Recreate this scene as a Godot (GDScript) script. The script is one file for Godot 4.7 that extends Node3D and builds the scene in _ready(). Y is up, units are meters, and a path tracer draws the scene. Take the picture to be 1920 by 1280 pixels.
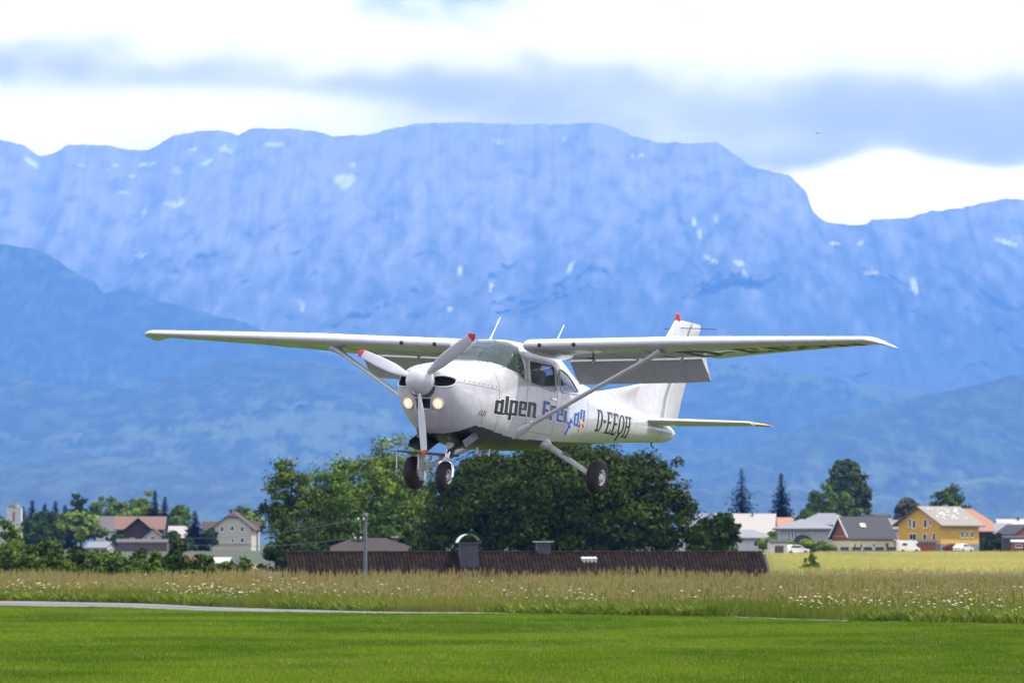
extends Node3D
# A light aircraft low over an airfield, village and hazy mountains behind. Units are metres, y is up, the camera looks along -z.

const F := 9000.0          # focal length in pixels of a 1920 pixel wide picture
const HOR := 1020.0        # picture row of the level horizon
const EYE := 2.0
const TAU_ := PI * 2.0

var rng := RandomNumberGenerator.new()
var names := {}
var mats := {}

# ------------------------------------------------------------------ mesh builder
class MB:
	var v := PackedVector3Array()
	var n := PackedVector3Array()
	var c := PackedColorArray()
	var i := PackedInt32Array()
	var col := Color(1, 1, 1)
	var use_c := false
	func tri(a: Vector3, b: Vector3, d: Vector3) -> void:      # counter-clockwise seen from outside
		var k := v.size()
		var nn := (b - a).cross(d - a).normalized()
		v.append(a); v.append(b); v.append(d)
		n.append(nn); n.append(nn); n.append(nn)
		if use_c:
			c.append(col); c.append(col); c.append(col)
		i.append(k); i.append(k + 2); i.append(k + 1)
	func quad(a: Vector3, b: Vector3, d: Vector3, e: Vector3) -> void:
		var k := v.size()
		var nn := (d - a).cross(e - b).normalized()
		v.append(a); v.append(b); v.append(d); v.append(e)
		n.append(nn); n.append(nn); n.append(nn); n.append(nn)
		if use_c:
			c.append(col); c.append(col); c.append(col); c.append(col)
		i.append(k); i.append(k + 2); i.append(k + 1)
		i.append(k); i.append(k + 3); i.append(k + 2)
	func poly(p: Array) -> void:
		for k in range(1, p.size() - 1):
			tri(p[0], p[k], p[k + 1])
	func box(t: Transform3D, s: Vector3) -> void:
		var h := s * 0.5
		var p := []
		for q in [[-1, -1, -1], [1, -1, -1], [1, 1, -1], [-1, 1, -1], [-1, -1, 1], [1, -1, 1], [1, 1, 1], [-1, 1, 1]]:
			p.append(t * Vector3(q[0] * h.x, q[1] * h.y, q[2] * h.z))
		quad(p[4], p[5], p[6], p[7]); quad(p[1], p[0], p[3], p[2])
		quad(p[5], p[1], p[2], p[6]); quad(p[0], p[4], p[7], p[3])
		quad(p[7], p[6], p[2], p[3]); quad(p[0], p[1], p[5], p[4])
	func bx(x0: float, x1: float, y0: float, y1: float, z0: float, z1: float) -> void:
		box(Transform3D(Basis(), Vector3((x0 + x1) / 2, (y0 + y1) / 2, (z0 + z1) / 2)), Vector3(absf(x1 - x0), absf(y1 - y0), absf(z1 - z0)))
	# smooth grid of points rows x cols; closed joins last column to first
	func grid(p: PackedVector3Array, rows: int, cols: int, closed := false, flip := false, skip = null) -> void:
		var nn := PackedVector3Array()
		nn.resize(p.size())
		for r in rows:
			for q in cols:
				var qa := q - 1
				var qb := q + 1
				if closed:
					qa = (q - 1 + cols) % cols
					qb = (q + 1) % cols
				else:
					qa = maxi(qa, 0)
					qb = mini(qb, cols - 1)
				var ra := maxi(r - 1, 0)
				var rb := mini(r + 1, rows - 1)
				var m := (p[r * cols + qb] - p[r * cols + qa]).cross(p[rb * cols + q] - p[ra * cols + q])
				nn[r * cols + q] = (-m if flip else m).normalized()
		var base := v.size()
		v.append_array(p)
		n.append_array(nn)
		if use_c:
			for k in p.size():
				c.append(col)
		for r in rows - 1:
			for q in (cols if closed else cols - 1):
				var q2 := (q + 1) % cols
				if skip != null and skip.call(r, q):
					continue
				var a := base + r * cols + q
				var b := base + r * cols + q2
				var d := base + (r + 1) * cols + q2
				var e := base + (r + 1) * cols + q
				# normal is dq x dr, so a, b, d, e run counter-clockwise about it
				if flip:
					i.append(a); i.append(b); i.append(d); i.append(a); i.append(d); i.append(e)
				else:
					i.append(a); i.append(d); i.append(b); i.append(a); i.append(e); i.append(d)
	func tube(path: Array, radii: Array, sides := 10, squash := Vector2(1, 1), side_axis := Vector3.ZERO) -> void:
		var p := PackedVector3Array()
		for k in path.size():
			var dir: Vector3 = (path[mini(k + 1, path.size() - 1)] - path[maxi(k - 1, 0)]).normalized()
			var s := side_axis
			if s == Vector3.ZERO:
				s = Vector3.UP if absf(dir.y) < 0.9 else Vector3.RIGHT
			var e1 := (s - dir * s.dot(dir)).normalized()
			var e2 := dir.cross(e1)
			for j in sides:
				var a := TAU * j / sides
				p.append(path[k] + (e1 * cos(a) * squash.x + e2 * sin(a) * squash.y) * float(radii[k]))
		grid(p, path.size(), sides, true)
		for end in [0, path.size() - 1]:
			var cpt: Vector3 = path[end]
			for j in sides:
				var a: Vector3 = p[end * sides + j]
				var b: Vector3 = p[end * sides + (j + 1) % sides]
				if end == 0:
					tri(cpt, b, a)
				else:
					tri(cpt, a, b)
	# profile of (radius, height along axis) turned about axis through o
	func lathe(t: Transform3D, prof: Array, sides := 20) -> void:
		var p := PackedVector3Array()
		for k in prof.size():
			for j in sides:
				var a := TAU * j / sides
				p.append(t * Vector3(cos(a) * prof[k][0], prof[k][1], -sin(a) * prof[k][0]))
		grid(p, prof.size(), sides, true)
	func mesh() -> ArrayMesh:
		var m := ArrayMesh.new()
		var a := []
		a.resize(Mesh.ARRAY_MAX)
		a[Mesh.ARRAY_VERTEX] = v
		a[Mesh.ARRAY_NORMAL] = n
		a[Mesh.ARRAY_INDEX] = i
		if use_c:
			a[Mesh.ARRAY_COLOR] = c
		m.add_surface_from_arrays(Mesh.PRIMITIVE_TRIANGLES, a)
		return m

# ------------------------------------------------------------------ naming and tagging
func numbered(called: String) -> String:
	names[called] = names.get(called, 0) + 1
	return called if names[called] == 1 else "%s_%03d" % [called, names[called] - 1]

func thing(called: String, label: String, category: String, at := Vector3.ZERO, turn := 0.0, group := "") -> Node3D:
	var o := Node3D.new()
	o.name = numbered(called)
	add_child(o)
	o.position = at
	o.rotation.y = turn
	tag(o, label, category, group)
	return o

func tag(o: Node, label: String, category: String, group := "", kind := "") -> void:
	o.set_meta("label", label)
	o.set_meta("category", category)
	if group:
		o.set_meta("group", group)
	if kind:
		o.set_meta("kind", kind)

func part(called: String, mb, m: Material, parent: Node = null, label := "") -> MeshInstance3D:
	var o := MeshInstance3D.new()
	o.mesh = mb if mb is Mesh else mb.mesh()
	o.material_override = m
	if parent == null:
		o.name = numbered(called)
		add_child(o)
	else:
		o.name = called
		parent.add_child(o, true)
	if label:
		o.set_meta("label", label)
	return o

func structure(called: String, mb, m: Material, label := "") -> MeshInstance3D:
	var o := part(called, mb, m)
	o.set_meta("kind", "structure")
	if label:
		o.set_meta("label", label)
		o.set_meta("category", "terrain")
	return o

func mat(called: String, r: float, g: float, b: float, rough := 0.8, metal := 0.0) -> StandardMaterial3D:
	var m := StandardMaterial3D.new()
	m.resource_name = called
	m.albedo_color = Color(r, g, b).linear_to_srgb()
	m.roughness = rough
	m.metallic = metal
	mats[called] = m
	return m

func noise_tex(seed_: int, freq: float, lo: float, hi: float, size := 512, octaves := 4) -> NoiseTexture2D:
	var nz := FastNoiseLite.new()
	nz.seed = seed_
	nz.noise_type = FastNoiseLite.TYPE_SIMPLEX_SMOOTH
	nz.frequency = freq
	nz.fractal_octaves = octaves
	var t := NoiseTexture2D.new()
	t.width = size
	t.height = size
	t.seamless = true
	t.noise = nz
	var g := Gradient.new()
	g.set_color(0, Color(lo, lo, lo))
	g.set_color(1, Color(hi, hi, hi))
	t.color_ramp = g
	return t

func mottle(m: StandardMaterial3D, tex: Texture2D, scale: float) -> StandardMaterial3D:
	m.albedo_texture = tex
	m.uv1_triplanar = true
	m.uv1_scale = Vector3.ONE * scale
	return m

# ------------------------------------------------------------------ picture geometry
func ray(px: float, py: float) -> Vector3:
	var th := atan2(HOR - 640.0, F)
	var d := Vector3((px - 960.0) / F, (640.0 - py) / F, -1.0)
	return Vector3(d.x, cos(th) * d.y - sin(th) * d.z, sin(th) * d.y + cos(th) * d.z)

func at(px: float, py: float, dist: float) -> Vector3:
	var r := ray(px, py)
	return r * (dist / -r.z) + Vector3(0, EYE, 0)

func px_of(x: float, dist: float) -> float:
	return 960.0 + x / dist * F

func ss(a: float, b: float, x: float) -> float:
	return smoothstep(a, b, x)

func gh(x: float, z: float) -> float:
	var d := maxf(-z, 1.0)
	var px := px_of(x, d)
	var h := -2.8 * ss(232, 285, d) * (1.0 - ss(560, 760, d)) * (1.0 - ss(1395, 1450, px))
	h += 0.6 * ss(340, 850, d)
	return h + 0.05 * sin(x * 0.21 + 1.0) * sin(z * 0.13)

func ground_at(px: float, dist: float) -> Vector3:
	var x := (px - 960.0) / F * dist
	return Vector3(x, gh(x, -dist), -dist)

# ------------------------------------------------------------------ light, air and camera
func setup() -> void:
	var cam := Camera3D.new()
	cam.name = "camera"
	add_child(cam)
	cam.position = Vector3(0, EYE, 0)
	cam.rotation.x = atan2(HOR - 640.0, F)
	cam.fov = rad_to_deg(2.0 * atan(640.0 / F))
	cam.near = 1.0
	cam.far = 90000.0
	var ca := CameraAttributesPhysical.new()
	ca.frustum_focal_length = 36.0 * F / 1920.0
	ca.frustum_focus_distance = 63.0
	ca.exposure_aperture = 6.3
	ca.frustum_near = 1.0
	ca.frustum_far = 90000.0
	cam.attributes = ca
	cam.fov = rad_to_deg(2.0 * atan(640.0 / F))
	cam.current = true

	var sun := DirectionalLight3D.new()
	sun.name = "sun"
	add_child(sun)
	sun.look_at_from_position(Vector3.ZERO, -SUN_FROM, Vector3.UP)
	sun.light_energy = SUN_ENERGY
	sun.light_color = Color(1.0, 0.98, 0.95)
	sun.light_angular_distance = 1.0
	sun.shadow_enabled = true

	var we := WorldEnvironment.new()
	we.name = "world_environment"
	var e := Environment.new()
	we.environment = e
	e.background_mode = Environment.BG_SKY
	e.tonemap_mode = Environment.TONE_MAPPER_LINEAR
	e.tonemap_exposure = EXPOSURE
	e.sdfgi_enabled = true
	e.ssao_enabled = true
	e.ssil_enabled = true
	e.fog_enabled = true
	e.fog_density = FOG
	e.fog_light_color = Color(FOG_C.x, FOG_C.y, FOG_C.z).linear_to_srgb()
	var sky := Sky.new()
	var pm := PanoramaSkyMaterial.new()
	pm.panorama = sky_picture()
	sky.sky_material = pm
	e.sky = sky
	add_child(we)

const SUN_FROM := Vector3(0.50, 0.84, -0.06)
const SUN_ENERGY := 1.0
const EXPOSURE := 2.0
const FOG := 0.000053
const FOG_C := Vector3(0.13, 0.375, 1.0)
const FAR := 2.2            # how much farther off the hills stand than a first guess

# clouds and blue air, the same kind of cloud all the way round
func sky_picture() -> ImageTexture:
	var w := 4096
	var h := 2048
	var data := PackedFloat32Array()
	var last := PackedFloat32Array()
	var streak := FastNoiseLite.new()
	streak.seed = 5
	streak.noise_type = FastNoiseLite.TYPE_SIMPLEX_SMOOTH
	streak.fractal_octaves = 4
	streak.frequency = 1.0
	var puff := FastNoiseLite.new()
	puff.seed = 11
	puff.noise_type = FastNoiseLite.TYPE_SIMPLEX_SMOOTH
	puff.fractal_octaves = 6
	puff.frequency = 1.0
	for y in h:
		var el := (0.5 - (y + 0.5) / h) * 180.0
		if (el > 12.0 or el < -1.0) and y % 4 and last.size():
			data.append_array(last)
			continue
		var step := 1 if el < 12.0 and el > -1.0 else 8     # high up the clouds are broad
		var low := exp(-maxf(el, 0.0) / 16.0)
		var row := PackedFloat32Array()
		row.resize(w * 3)
		for x in range(0, w, step):
			var az := (x + 0.5) / w * 360.0         # degrees to the right of the view
			if az > 180.0:
				az -= 360.0
			var ca := cos(deg_to_rad(az)) * 57.3
			var sa := sin(deg_to_rad(az)) * 57.3
			var s := streak.get_noise_3d(ca * 0.16, el * 0.85 * (0.35 + low), sa * 0.16)
			var p := puff.get_noise_3d(ca * 0.7, el * 1.5 * (0.3 + low), sa * 0.7)
			var bright := 0.44 + 0.5 * s + 0.34 * p
			var round_ := 1.0 - ss(110.0, 170.0, absf(az))
			# cloud layers: a bright deck, a grey band under it, bright cloud again near the horizon
			bright += 0.60 * ss(5.45, 6.10, el + 0.34 * p + 0.12 * s) * (1.0 - ss(8.0, 16.0, el))
			var rt := ss(-4.0, 4.0, az)
			bright -= lerpf(0.28, 0.48, rt) * exp(-pow((el - lerpf(5.62, 5.05, rt)) / lerpf(0.17, 0.42, rt), 2.0)) * round_
			var rim := ss(-0.5, -3.0, az) * ss(5.52, 5.25, el + 0.2 * p) * round_
			bright += 0.50 * rim
			var heap := ss(0.10, -0.06, el - 4.50 - 0.20 * p - 0.05 * sin(az * 1.7)) * ss(2.6, 3.6, az) * round_
			bright += 0.95 * heap
			bright = clampf(bright, 0.0, 1.0)
			var cover := ss(-0.35, 0.25, s * 0.8 + p * 0.5 + 0.75 * low)
			var air := Vector3(0.22, 0.40, 0.80).lerp(Vector3(0.75, 0.86, 1.05), low)
			var cl := Vector3(1.08, 0.99, 0.92).lerp(Vector3(2.3, 2.05, 1.8), bright * bright * (3.0 - 2.0 * bright)) * lerpf(0.6, 1.0, low) * (1.0 + (0.8 * heap + 0.3 * rim) * (1.0 + 0.6 * p))
			var o := air.lerp(cl, cover)
			if el < -1.0:
				o = Vector3(0.16, 0.19, 0.13)
			for q in step:
				var k := (x + q) * 3
				row[k] = o.x; row[k + 1] = o.y; row[k + 2] = o.z
		data.append_array(row)
		last = row
	var im := Image.create_from_data(w, h, false, Image.FORMAT_RGBF, data.to_byte_array())
	return ImageTexture.create_from_image(im)

# ------------------------------------------------------------------ mountains and hills
func outline(pts: Array, px: float) -> float:
	if px <= pts[0][0]:
		return pts[0][1]
	for k in range(1, pts.size()):
		if px <= pts[k][0]:
			var t: float = (px - pts[k - 1][0]) / float(pts[k][0] - pts[k - 1][0])
			var t2 := t * t * (3 - 2 * t)
			return lerpf(pts[k - 1][1], pts[k][1], lerpf(t, t2, 0.5))
	return pts[pts.size() - 1][1]

# a ridge whose skyline follows pts (picture rows) at dist, its near foot at dist * foot
func ridge(called: String, label: String, pts: Array, dist0: float, foot: float, px0: float, px1: float, cols: int, rows: int, relief0: float, seed_: int, colour: Callable, m: Material) -> void:
	var dist := dist0 * FAR
	var relief := relief0 * FAR
	var nz := FastNoiseLite.new()
	nz.seed = seed_
	nz.noise_type = FastNoiseLite.TYPE_SIMPLEX_SMOOTH
	nz.fractal_type = FastNoiseLite.FRACTAL_RIDGED
	nz.fractal_octaves = 6
	nz.frequency = 1.0
	var fine := FastNoiseLite.new()
	fine.seed = seed_ + 3
	fine.frequency = 1.0
	fine.fractal_octaves = 4
	var mb := MB.new()
	mb.use_c = true
	var p := PackedVector3Array()
	var cs := PackedColorArray()
	for r in rows:
		var t := float(r) / (rows - 1)
		for q in cols:
			var px := lerpf(px0, px1, float(q) / (cols - 1))
			var top := at(px, outline(pts, px) + 3.0 * fine.get_noise_1d(px * 0.05) + 1.5 * fine.get_noise_1d(px * 0.22), dist)
			var k := t / 0.94
			var pos: Vector3
			var hh := maxf(top.y, 5.0)
			if k <= 1.0:
				var prof := 0.18 * k + 0.82 * pow(k, 1.35)          # steeper towards the crest
				var dd := lerpf(dist * foot, dist, k)
				var x := top.x * lerpf(1.0, 1.0, k)
				var u := x / dist * 15.0
				var rn := nz.get_noise_2d(u * 1.1 + 0.25 * sin(k * 5.0 + u), k * 0.9)
				var fn := nz.get_noise_2d(u * 4.3 + 9.0, k * 2.7 + 4.0)
				var env := sin(PI * clampf(k, 0.0, 1.0)) * 0.9 + 0.1 * (1.0 - k)
				dd += (rn * 0.82 + fn * 0.18) * relief * 0.55 * env
				var yy := hh * prof + relief * 0.14 * env * (rn * 0.6 + fn * 0.4)
				pos = Vector3(x, minf(yy, hh * k + 0.0 if k > 0.97 else hh * 0.985) - 6.0 * (1.0 - k), -dd)
				if k > 0.985:
					pos = Vector3(x, hh * prof, -dd)
			else:
				var b := (t - 0.94) / 0.06
				pos = Vector3(top.x, hh * (1.0 - 0.35 * b), -(dist * (1.0 + 0.05 * b)))
			p.append(pos)
			cs.append(colour.call(960.0 + pos.x * 0.622 / FAR, HOR - pos.y * 0.622 / FAR, pos / FAR, clampf(k, 0, 1)))     # across and up the mountainside
	mb.grid(p, rows, cols)
	mb.c = cs
	structure(called, mb, m, label)

func snow_at(sx: float, sy: float) -> float:
	var best := 0.0
	if sy > 640.0:
		return 0.0
	for s in SNOW:
		var dx: float = sx - s[0]
		var dy: float = sy - s[1]
		var a := deg_to_rad(s[4])
		var u: float = (dx * cos(a) + dy * sin(a)) / s[2]
		var w: float = (-dx * sin(a) + dy * cos(a)) / s[3]
		best = maxf(best, 1.0 - sqrt(u * u + w * w))
	return best

# snow fields in the photograph: column, row, half length, half width, tilt in degrees
const SNOW := [[28, 281, 20, 8, 40], [125, 291, 8, 3, 0], [192, 286, 8, 4, 20], [255, 285, 24, 4, -4], [313, 302, 10, 6, 0], [341, 257, 13, 6, -28], [405, 256, 18, 7, 18], [372, 286, 18, 5, -18], [215, 346, 12, 3, 0], [640, 322, 26, 12, 0], [642, 334, 12, 14, 0], [655, 291, 14, 3, 0], [318, 378, 20, 7, 20], [334, 372, 7, 9, 0], [277, 485, 16, 4, 0], [263, 392, 4, 10, 0], [500, 246, 22, 4, 0], [935, 241, 16, 4, 0], [1065, 234, 16, 3, 0], [864, 520, 5, 11, 10], [1067, 514, 5, 16, 22], [922, 554, 4, 12, 10], [578, 585, 4, 14, -15], [1303, 414, 5, 13, -10], [1312, 438, 4, 12, 0], [1328, 492, 18, 4, 35], [1380, 500, 12, 7, 0], [1392, 522, 4, 15, -30], [1345, 408, 4, 10, 0], [1582, 441, 12, 4, 0], [1632, 440, 8, 4, 0], [1640, 506, 14, 5, 0], [1714, 536, 8, 20, 0], [1900, 447, 24, 6, 24], [1205, 268, 16, 4, 0], [845, 595, 10, 4, 0], [228, 310, 7, 4, 0], [181, 300, 6, 4, 0]]

func mountains() -> void:
	var rockn := FastNoiseLite.new()
	rockn.seed = 21
	rockn.frequency = 1.0
	rockn.fractal_octaves = 5
	var m := mat("rock and forest", 1, 1, 1, 0.95)
	m.vertex_color_use_as_albedo = true
	m.albedo_color = Color(1, 1, 1)
	var massif := [[-400, 300], [-150, 255], [0, 262], [40, 270], [75, 292], [95, 288], [130, 270], [200, 272], [240, 280], [275, 280], [330, 252], [370, 245], [410, 243], [445, 252], [470, 240], [540, 240], [590, 245], [620, 254], [690, 252], [740, 240], [790, 230], [860, 228], [960, 232], [1050, 232], [1110, 230], [1150, 236], [1190, 255], [1240, 266], [1310, 268], [1345, 266], [1380, 290], [1410, 312], [1480, 328], [1510, 355], [1525, 395], [1550, 416], [1615, 422], [1640, 410], [1700, 408], [1750, 395], [1800, 390], [1850, 378], [1890, 372], [1960, 376], [2150, 420], [2400, 380]]
	ridge("mountain_massif", "pale rocky mountain massif with snow patches", massif, 15000.0, 0.80, -350, 2270, 660, 150, 800.0, 4, func(sx, sy, pos, k):
		var a := rockn.get_noise_2d(sx * 0.012, sy * 0.006)
		var b := rockn.get_noise_2d((sx + 0.35 * sy + 40.0 * a) * 0.045 + 50.0, sy * 0.016)
		var cc := rockn.get_noise_2d(sx * 0.02 + 90.0, sy * 0.02)
		var line := 520.0 + 120.0 * a + 60.0 * b - (80.0 if sx > 1000 else 0.0)
		var wood := ss(-220, 260, sy - line + 110.0 * cc)
		var rock := 0.42 + 0.07 * b + 0.07 * a
		var col := Color(rock, rock * 0.98, rock * 0.95)
		col = col.lerp(Color(0.05, 0.075, 0.04), ss(0.0, 0.4, cc + 0.3 * b) * 0.3)
		col = col.lerp(Color(0.035, 0.06, 0.03), wood * 0.85)
		var s := snow_at(sx, sy)
		if s > 0.0:
			s += 0.25 * b
		return col.lerp(Color(0.86, 0.88, 0.9), ss(0.04, 0.26, s)), m)
	var forest := func(sx, sy, pos, k):
		var a := rockn.get_noise_2d(pos.x * 0.0012, pos.y * 0.004)
		var b := rockn.get_noise_2d(pos.x * 0.012, pos.y * 0.03)
		var f := rockn.get_noise_2d(pos.x * 0.05 + 30.0, pos.y * 0.09)
		var col := Color(0.012, 0.026, 0.012).lerp(Color(0.065, 0.10, 0.04), clampf(0.36 + b * 1.1 + f * 0.9, 0, 1))
		return col.lerp(Color(0.11, 0.14, 0.055), ss(0.26, 0.50, a + 0.45 * b + 0.25 * f) * 0.8)
	var left_spur := [[-400, 380], [-100, 425], [0, 452], [66, 462], [175, 521], [193, 544], [233, 537], [328, 566], [437, 594], [510, 620], [620, 660], [760, 720], [900, 790], [1100, 850], [2300, 1000]]
	ridge("forested_spur", "dark forested spur descending below the massif", left_spur, 12500.0, 0.86, -350, 1300, 330, 60, 420.0, 8, forest, m)
	var right_spur := [[-300, 1000], [700, 850], [900, 740], [1100, 690], [1250, 668], [1406, 682], [1537, 702], [1650, 721], [1762, 731], [1850, 745], [2300, 780]]
	ridge("wooded_hill", "wooded ridge behind the aircraft's tail", right_spur, 11200.0, 0.86, 700, 2270, 320, 60, 420.0, 14, forest, m)
	var near_left := [[-400, 670], [-100, 686], [0, 695], [59, 703], [71, 716], [158, 722], [253, 727], [277, 718], [336, 699], [376, 683], [435, 666], [495, 671], [594, 676], [700, 700], [900, 760], [1100, 800], [1400, 850], [2300, 960]]
	ridge("wooded_hill", "broad wooded hill with clearings behind the left village", near_left, 9800.0, 0.8, -350, 1600, 400, 90, 520.0, 17, forest, m)
	var near_right := [[900, 985], [1100, 930], [1300, 870], [1450, 815], [1600, 772], [1777, 731], [1920, 699], [2050, 670], [2300, 640]]
	ridge("wooded_hill", "wooded slope rising behind the right village", near_right, 9000.0, 0.8, 950, 2270, 300, 80, 480.0, 23, forest, m)
	var foot := [[-400, 860], [0, 872], [160, 850], [330, 868], [520, 900], [760, 925], [1000, 905], [1200, 930], [1420, 905], [1600, 925], [1800, 900], [1960, 880], [2300, 860]]
	ridge("wooded_hill", "low wooded foothills along the valley floor", foot, 7600.0, 0.78, -350, 2270, 420, 60, 380.0, 31, forest, m)

# ------------------------------------------------------------------ the aircraft
# own axes: x to the pilot's left, y up, z forward; y = 0 at the main wheels' tread
# z, half width, top, bottom, height of greatest width, roundness
const HULL := [[1.64, 0.20, 1.42, 1.06, 1.25, 2.1], [1.63, 0.28, 1.455, 0.98, 1.23, 2.2], [1.60, 0.35, 1.485, 0.90, 1.21, 2.3], [1.54, 0.40, 1.51, 0.82, 1.20, 2.35], [1.45, 0.435, 1.53, 0.75, 1.18, 2.4], [1.2, 0.48, 1.575, 0.65, 1.15, 2.5], [0.9, 0.525, 1.615, 0.575, 1.12, 2.6], [0.55, 0.555, 1.655, 0.53, 1.10, 2.7], [0.44, 0.56, 1.67, 0.525, 1.10, 2.75], [0.2, 0.565, 1.83, 0.525, 1.10, 3.0], [-0.02, 0.57, 1.945, 0.525, 1.10, 3.3], [-0.16, 0.57, 1.99, 0.53, 1.10, 3.5], [-0.5, 0.57, 2.01, 0.545, 1.10, 3.6], [-1.2, 0.56, 2.0, 0.59, 1.12, 3.5], [-1.65, 0.53, 1.945, 0.64, 1.13, 3.2], [-2.0, 0.485, 1.84, 0.68, 1.14, 2.8], [-2.4, 0.44, 1.70, 0.73, 1.15, 2.6], [-3.0, 0.375, 1.62, 0.80, 1.16, 2.4], [-3.6, 0.31, 1.565, 0.86, 1.17, 2.3], [-5.0, 0.165, 1.42, 0.98, 1.19, 2.2], [-5.6, 0.11, 1.345, 1.02, 1.19, 2.1], [-6.05, 0.065, 1.28, 1.09, 1.19, 2.0], [-6.22, 0.02, 1.22, 1.17, 1.195, 2.0]]

func hull(z: float) -> Array:
	var k := 0
	while k < HULL.size() - 2 and z < HULL[k + 1][0]:
		k += 1
	var a: Array = HULL[k]
	var b: Array = HULL[k + 1]
	var t: float = clampf((a[0] - z) / (a[0] - b[0]), 0.0, 1.0)
	var pa: Array = HULL[maxi(k - 1, 0)]
	var pb: Array = HULL[mini(k + 2, HULL.size() - 1)]
	var out := []
	for j in range(1, 6):
		var h: float = a[0] - b[0]
		var m0: float = (a[j] - pa[j]) / (pa[0] - a[0]) * -1.0 if k > 0 else (b[j] - a[j]) / h * 1.0
		if k > 0:
			m0 = (a[j] - pa[j]) / (pa[0] - a[0])
		var sl: float = (b[j] - a[j]) / h
		var m1: float = (pb[j] - b[j]) / (b[0] - pb[0]) if k + 2 < HULL.size() else sl
		var t0: float = (m0 + sl) * 0.5 if m0 * sl > 0.0 else 0.0
		var t1: float = (m1 + sl) * 0.5 if m1 * sl > 0.0 else 0.0
		if absf(t0) > 3.0 * absf(sl):
			t0 = 3.0 * sl
		if absf(t1) > 3.0 * absf(sl):
			t1 = 3.0 * sl
		var t2 := t * t
		var t3 := t2 * t
		out.append((2 * t3 - 3 * t2 + 1) * a[j] + (t3 - 2 * t2 + t) * h * t0 + (-2 * t3 + 3 * t2) * b[j] + (t3 - t2) * h * t1)
	return out

func hull_point(s: Array, z: float, phi: float) -> Vector3:
	var cx := cos(phi)
	var sy := sin(phi)
	var hh: float = (s[1] - s[3]) if sy >= 0 else (s[3] - s[2])
	var e: float = s[4]
	var r := pow(pow(absf(cx) / s[0], e) + pow(absf(sy) / hh, e), -1.0 / e)
	var y: float = s[3] + r * sy
	var zz := z
	if z > 1.0:
		zz -= 0.09 * ss(1.0, 1.6, z) * clampf((1.22 - y) / 0.35, 0.0, 1.3)   # shape only: the lower nose stands farther aft than the upper nose
	return Vector3(r * cx, y, zz)

# half width of the hull at station z and height y
func hull_x(z: float, y: float) -> float:
	var s := hull(z)
	var hh: float = (s[1] - s[3]) if y >= s[3] else (s[3] - s[2])
	var q := clampf(absf(y - s[3]) / hh, 0.0, 0.999)
	return s[0] * pow(1.0 - pow(q, s[4]), 1.0 / s[4])

func rounded(p: Array, r: float) -> PackedVector2Array:
	var out := PackedVector2Array()
	for k in p.size():
		var a: Vector2 = p[(k - 1 + p.size()) % p.size()]
		var b: Vector2 = p[k]
		var d: Vector2 = p[(k + 1) % p.size()]
		var ra := minf(r, a.distance_to(b) * 0.45)
		var rb := minf(r, d.distance_to(b) * 0.45)
		var s := b + (a - b).normalized() * ra
		var e := b + (d - b).normalized() * rb
		for j in 5:
			var t := j / 4.0
			out.append(s.lerp(b, t).lerp(b.lerp(e, t), t))
	return out

func belly_line(z: float) -> float:
	if z > 0.92:
		return lerpf(0.775, 0.60, ss(0.92, 1.30, z))
	if z > -0.06:
		return lerpf(0.68, 0.775, (z + 0.06) / 0.98)
	if z > -1.23:
		return lerpf(0.725, 0.68, (z + 1.23) / 1.17)
	return lerpf(1.0, 0.725, clampf((z + 5.7) / 4.47, 0, 1))

const WIN_SHIELD := [Vector2(0.46, 2.3), Vector2(0.46, 1.664), Vector2(0.28, 1.60), Vector2(0.0, 1.53), Vector2(-0.21, 1.46), Vector2(-0.235, 1.90), Vector2(-0.12, 1.985), Vector2(-0.09, 2.3)]
const WIN_DOOR := [Vector2(-0.36, 1.745), Vector2(-1.15, 1.735), Vector2(-1.155, 1.385), Vector2(-0.345, 1.44)]
const WIN_REAR := [Vector2(-1.30, 1.715), Vector2(-1.50, 1.695), Vector2(-1.80, 1.60), Vector2(-2.06, 1.46), Vector2(-1.98, 1.425), Vector2(-1.30, 1.395)]

func curved_patch(mb: MB, a: Vector2, b: Vector2, c: Vector2, d: Vector2, nu: int, nv: int, lift: float, side := 1.0) -> void:
	# a b c d in (z, y), counter-clockwise seen from the pilot's left; laid on the hull
	var p := PackedVector3Array()
	for r in nv + 1:
		for q in nu + 1:
			var w := a.lerp(b, float(q) / nu).lerp(d.lerp(c, float(q) / nu), float(r) / nv)
			p.append(Vector3(side * (hull_x(w.x, w.y) + lift), w.y, w.x))
	mb.grid(p, nv + 1, nu + 1, false, side < 0)

func on_hull(mb: MB, tri_: Array, lift: float, depth := 0) -> void:
	var a: Vector2 = tri_[0]
	var b: Vector2 = tri_[1]
	var c: Vector2 = tri_[2]
	var l := maxf(a.distance_to(b), maxf(b.distance_to(c), c.distance_to(a)))
	if l > 0.035 and depth < 7:
		if a.distance_to(b) == l:
			var m := (a + b) / 2
			on_hull(mb, [a, m, c], lift, depth + 1); on_hull(mb, [m, b, c], lift, depth + 1)
		elif b.distance_to(c) == l:
			var m2 := (b + c) / 2
			on_hull(mb, [a, b, m2], lift, depth + 1); on_hull(mb, [a, m2, c], lift, depth + 1)
		else:
			var m3 := (c + a) / 2
			on_hull(mb, [a, b, m3], lift, depth + 1); on_hull(mb, [m3, b, c], lift, depth + 1)
		return
	var p := []
	for w in [a, b, c]:
		p.append(Vector3(hull_x(w.x, w.y) + lift, w.y, w.x))
	var nn: Vector3 = (p[1] - p[0]).cross(p[2] - p[0])
	if nn.x < 0:
		mb.tri(p[0], p[2], p[1])
	else:
		mb.tri(p[0], p[1], p[2])

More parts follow.
